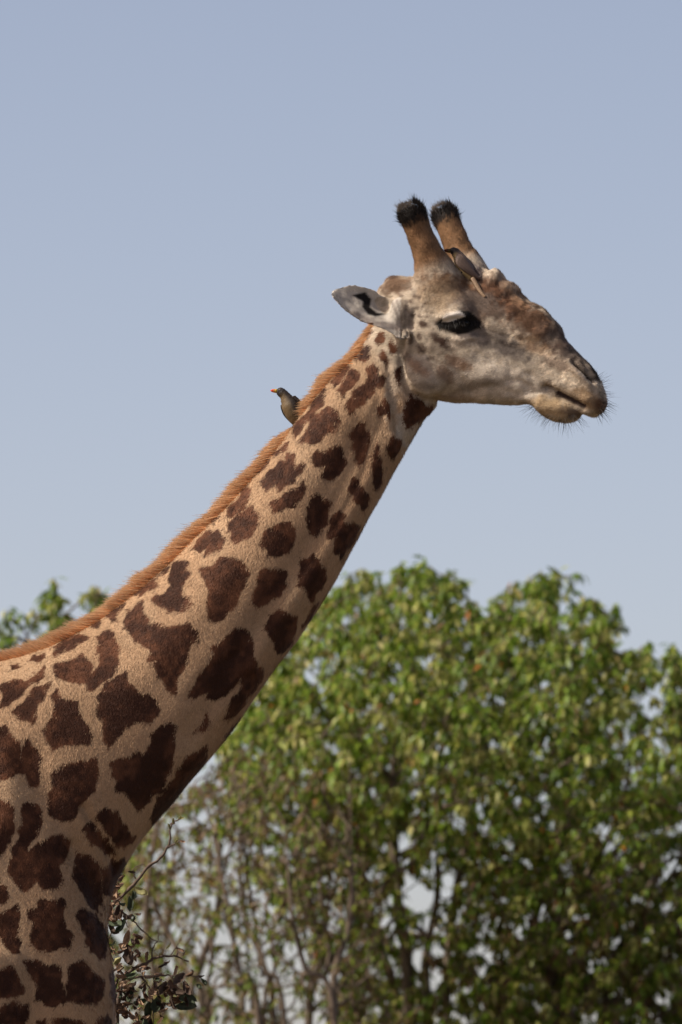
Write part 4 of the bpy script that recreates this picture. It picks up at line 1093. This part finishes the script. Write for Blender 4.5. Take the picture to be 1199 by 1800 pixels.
twig([d_(215, 1730), d_(240, 1718), d_(275, 1716), d_(310, 1714), d_(350, 1717)], .004, .0012)
twig([d_(222, 1720), d_(200, 1690), d_(190, 1660), d_(195, 1640)], .004, .002)
twig([d_(250, 1718), d_(262, 1735), d_(268, 1760), d_(270, 1800)], .003, .0015); twig([d_(300, 1715), d_(312, 1735), d_(330, 1758)], .003, .001)
twig([d_(216, 1600), d_(212, 1615), d_(222, 1622), d_(224, 1630)], .0022, .001); twig([d_(300, 1680), d_(310, 1665), d_(318, 1652)], .0018, .0007)
NLU, NLV = 7, 5
def dry_leaf(px, py, L, ang, curl, col, w=.5, Y=0.0):
    a = R(ang); d = np.array([math.cos(a), rng.uniform(-.5, .5), math.sin(a)]); d /= np.linalg.norm(d)
    nrm = np.array([rng.uniform(-.6, .6), -1, rng.uniform(-.2, .8)]); x, y, z = leaf_frames(d[None], nrm[None]); x, y, z = x[0], y[0], z[0]
    V = []; base_p = d_(px, py, Y)
    for i in range(NLU):
        t = i / (NLU - 1); wv = w * math.sin(math.pi * min(1, t * .92 + .08)) ** .8 * .5
        th = curl * t * 1.6; cx_, cz_ = (math.sin(th) / (curl * 1.6) if abs(curl) > .05 else t), ((1 - math.cos(th)) / (curl * 1.6) if abs(curl) > .05 else 0)
        for j in range(NLV):
            v = (j / (NLV - 1) * 2 - 1); roll = curl * 1.2 * v
            V.append(base_p + L * (x * cx_ + z * (cz_ + wv * abs(v) * math.sin(abs(roll)) * np.sign(curl)) + y * wv * v * math.cos(roll)) + rng.normal(0, .04, 3) * L * .5)
    V = np.array(V); F = [(i * NLV + j, i * NLV + j + 1, (i + 1) * NLV + j + 1, (i + 1) * NLV + j) for i in range(NLU - 1) for j in range(NLV - 1)]
    o = mesh_obj('leaf', V, F, M_DRYLEAF, shrub); set_color(o.data, 'col', np.tile(np.array(col) * rng.uniform(.75, 1.2), (len(V), 1)))
BR = (.22, .135, .09); TB = (.40, .27, .18); GN = (.08, .10, .06); YG = (.38, .36, .17); DK = (.09, .06, .045)
for q in [(205, 1560, .045, 250, 1.2, TB), (212, 1562, .05, 215, 1.5, BR), (235, 1565, .055, 290, 1.0, GN), (238, 1562, .05, 330, .6, YG), (230, 1575, .06, 265, .8, GN), (203, 1585, .05, 200, 1.6, TB), (195, 1600, .045, 230, 1.4, TB),
          (215, 1578, .05, 240, 1.5, BR), (188, 1620, .06, 330, .5, GN), (192, 1625, .05, 300, .8, DK), (222, 1608, .03, 250, 1.8, DK), (213, 1615, .03, 240, 1.6, BR), (218, 1665, .06, 50, .8, TB), (226, 1660, .075, 280, .7, DK), (238, 1648, .05, 260, .9, BR),
          (222, 1670, .05, 200, 1.5, BR), (200, 1695, .05, 70, .8, YG), (198, 1700, .055, 280, .8, GN), (257, 1690, .045, 95, 1.0, TB), (262, 1688, .04, 260, 1.4, BR), (278, 1682, .03, 30, 1.4, YG), (292, 1668, .03, 20, 1.2, YG), (312, 1670, .028, 270, 1.3, TB), (325, 1672, .03, 255, 1.3, TB),
          (305, 1717, .05, 60, 1.2, TB), (325, 1716, .055, 345, 1.5, BR), (345, 1716, .03, 330, 1.2, DK), (270, 1718, .05, 300, 1.2, BR), (285, 1722, .06, 250, 1.4, TB), (275, 1740, .055, 280, 1.6, TB), (290, 1735, .06, 310, 1.0, BR), (300, 1740, .07, 320, .8, DK), (310, 1748, .07, 330, .5, GN), (280, 1752, .07, 250, .6, GN), (315, 1768, .075, 345, .5, GN), (305, 1772, .06, 350, .6, GN), (330, 1770, .04, 80, .8, DK),
          (262, 1760, .06, 255, .6, GN), (250, 1740, .05, 280, 1.0, BR), (240, 1725, .05, 250, 1.2, BR), (228, 1735, .045, 300, 1.2, DK), (222, 1750, .04, 280, 1.6, TB), (215, 1770, .04, 300, 1.6, TB), (225, 1785, .045, 290, 1.6, BR), (217, 1700, .045, 210, 1.2, BR), (232, 1700, .05, 320, 1.2, DK), (208, 1720, .05, 240, 1.2, DK), (255, 1790, .06, 250, .7, GN), (240, 1690, .04, 120, 1.4, BR), (210, 1640, .045, 200, 1.2, DK), (203, 1655, .04, 250, 1.2, GN), (196, 1665, .04, 290, 1.2, BR), (250, 1705, .045, 30, 1.2, BR), (278, 1700, .045, 10, 1.3, DK), (215, 1742, .05, 180, 1.2, DK),
          (300, 1458, .022, 120, .8, YG), (304, 1448, .022, 80, .8, YG), (312, 1443, .022, 40, .8, YG), (316, 1440, .02, 350, .8, YG), (308, 1447, .02, 200, .8, BR), (308, 1482, .022, 50, .8, YG), (316, 1478, .02, 350, .8, TB), (220, 1540, .03, 200, 1, DK), (225, 1532, .03, 330, 1, DK)]:
    dry_leaf(*q, w=.6, Y=rng.uniform(-.05, .05))
for k in range(130):
    cx_, cy_, sx_, sy_ = [(205, 1600, 14, 35), (222, 1700, 16, 50), (290, 1725, 30, 22), (225, 1765, 16, 30), (275, 1765, 30, 22)][k % 5]
    dry_leaf(rng.normal(cx_, sx_), rng.normal(cy_, sy_), rng.uniform(.03, .07), rng.uniform(180, 360), rng.uniform(.6, 1.8), [BR, TB, DK, TB, GN, BR][rng.integers(6)], w=.6, Y=rng.uniform(-.08, .08))
for k in range(40):          # lower leaves on the stems
    t = rng.random(); p = sh_root + np.array([rng.normal(.06, .07), 0, 1.0 + 1.1 * t]); qx, qy = proj(p[None])
    dry_leaf(float(qx[0]), float(qy[0]), rng.uniform(.03, .07), rng.uniform(180, 360), rng.uniform(.6, 1.8), [BR, TB, DK, GN][rng.integers(4)], w=.6, Y=rng.uniform(-.08, .08))
bpy.context.view_layer.update()
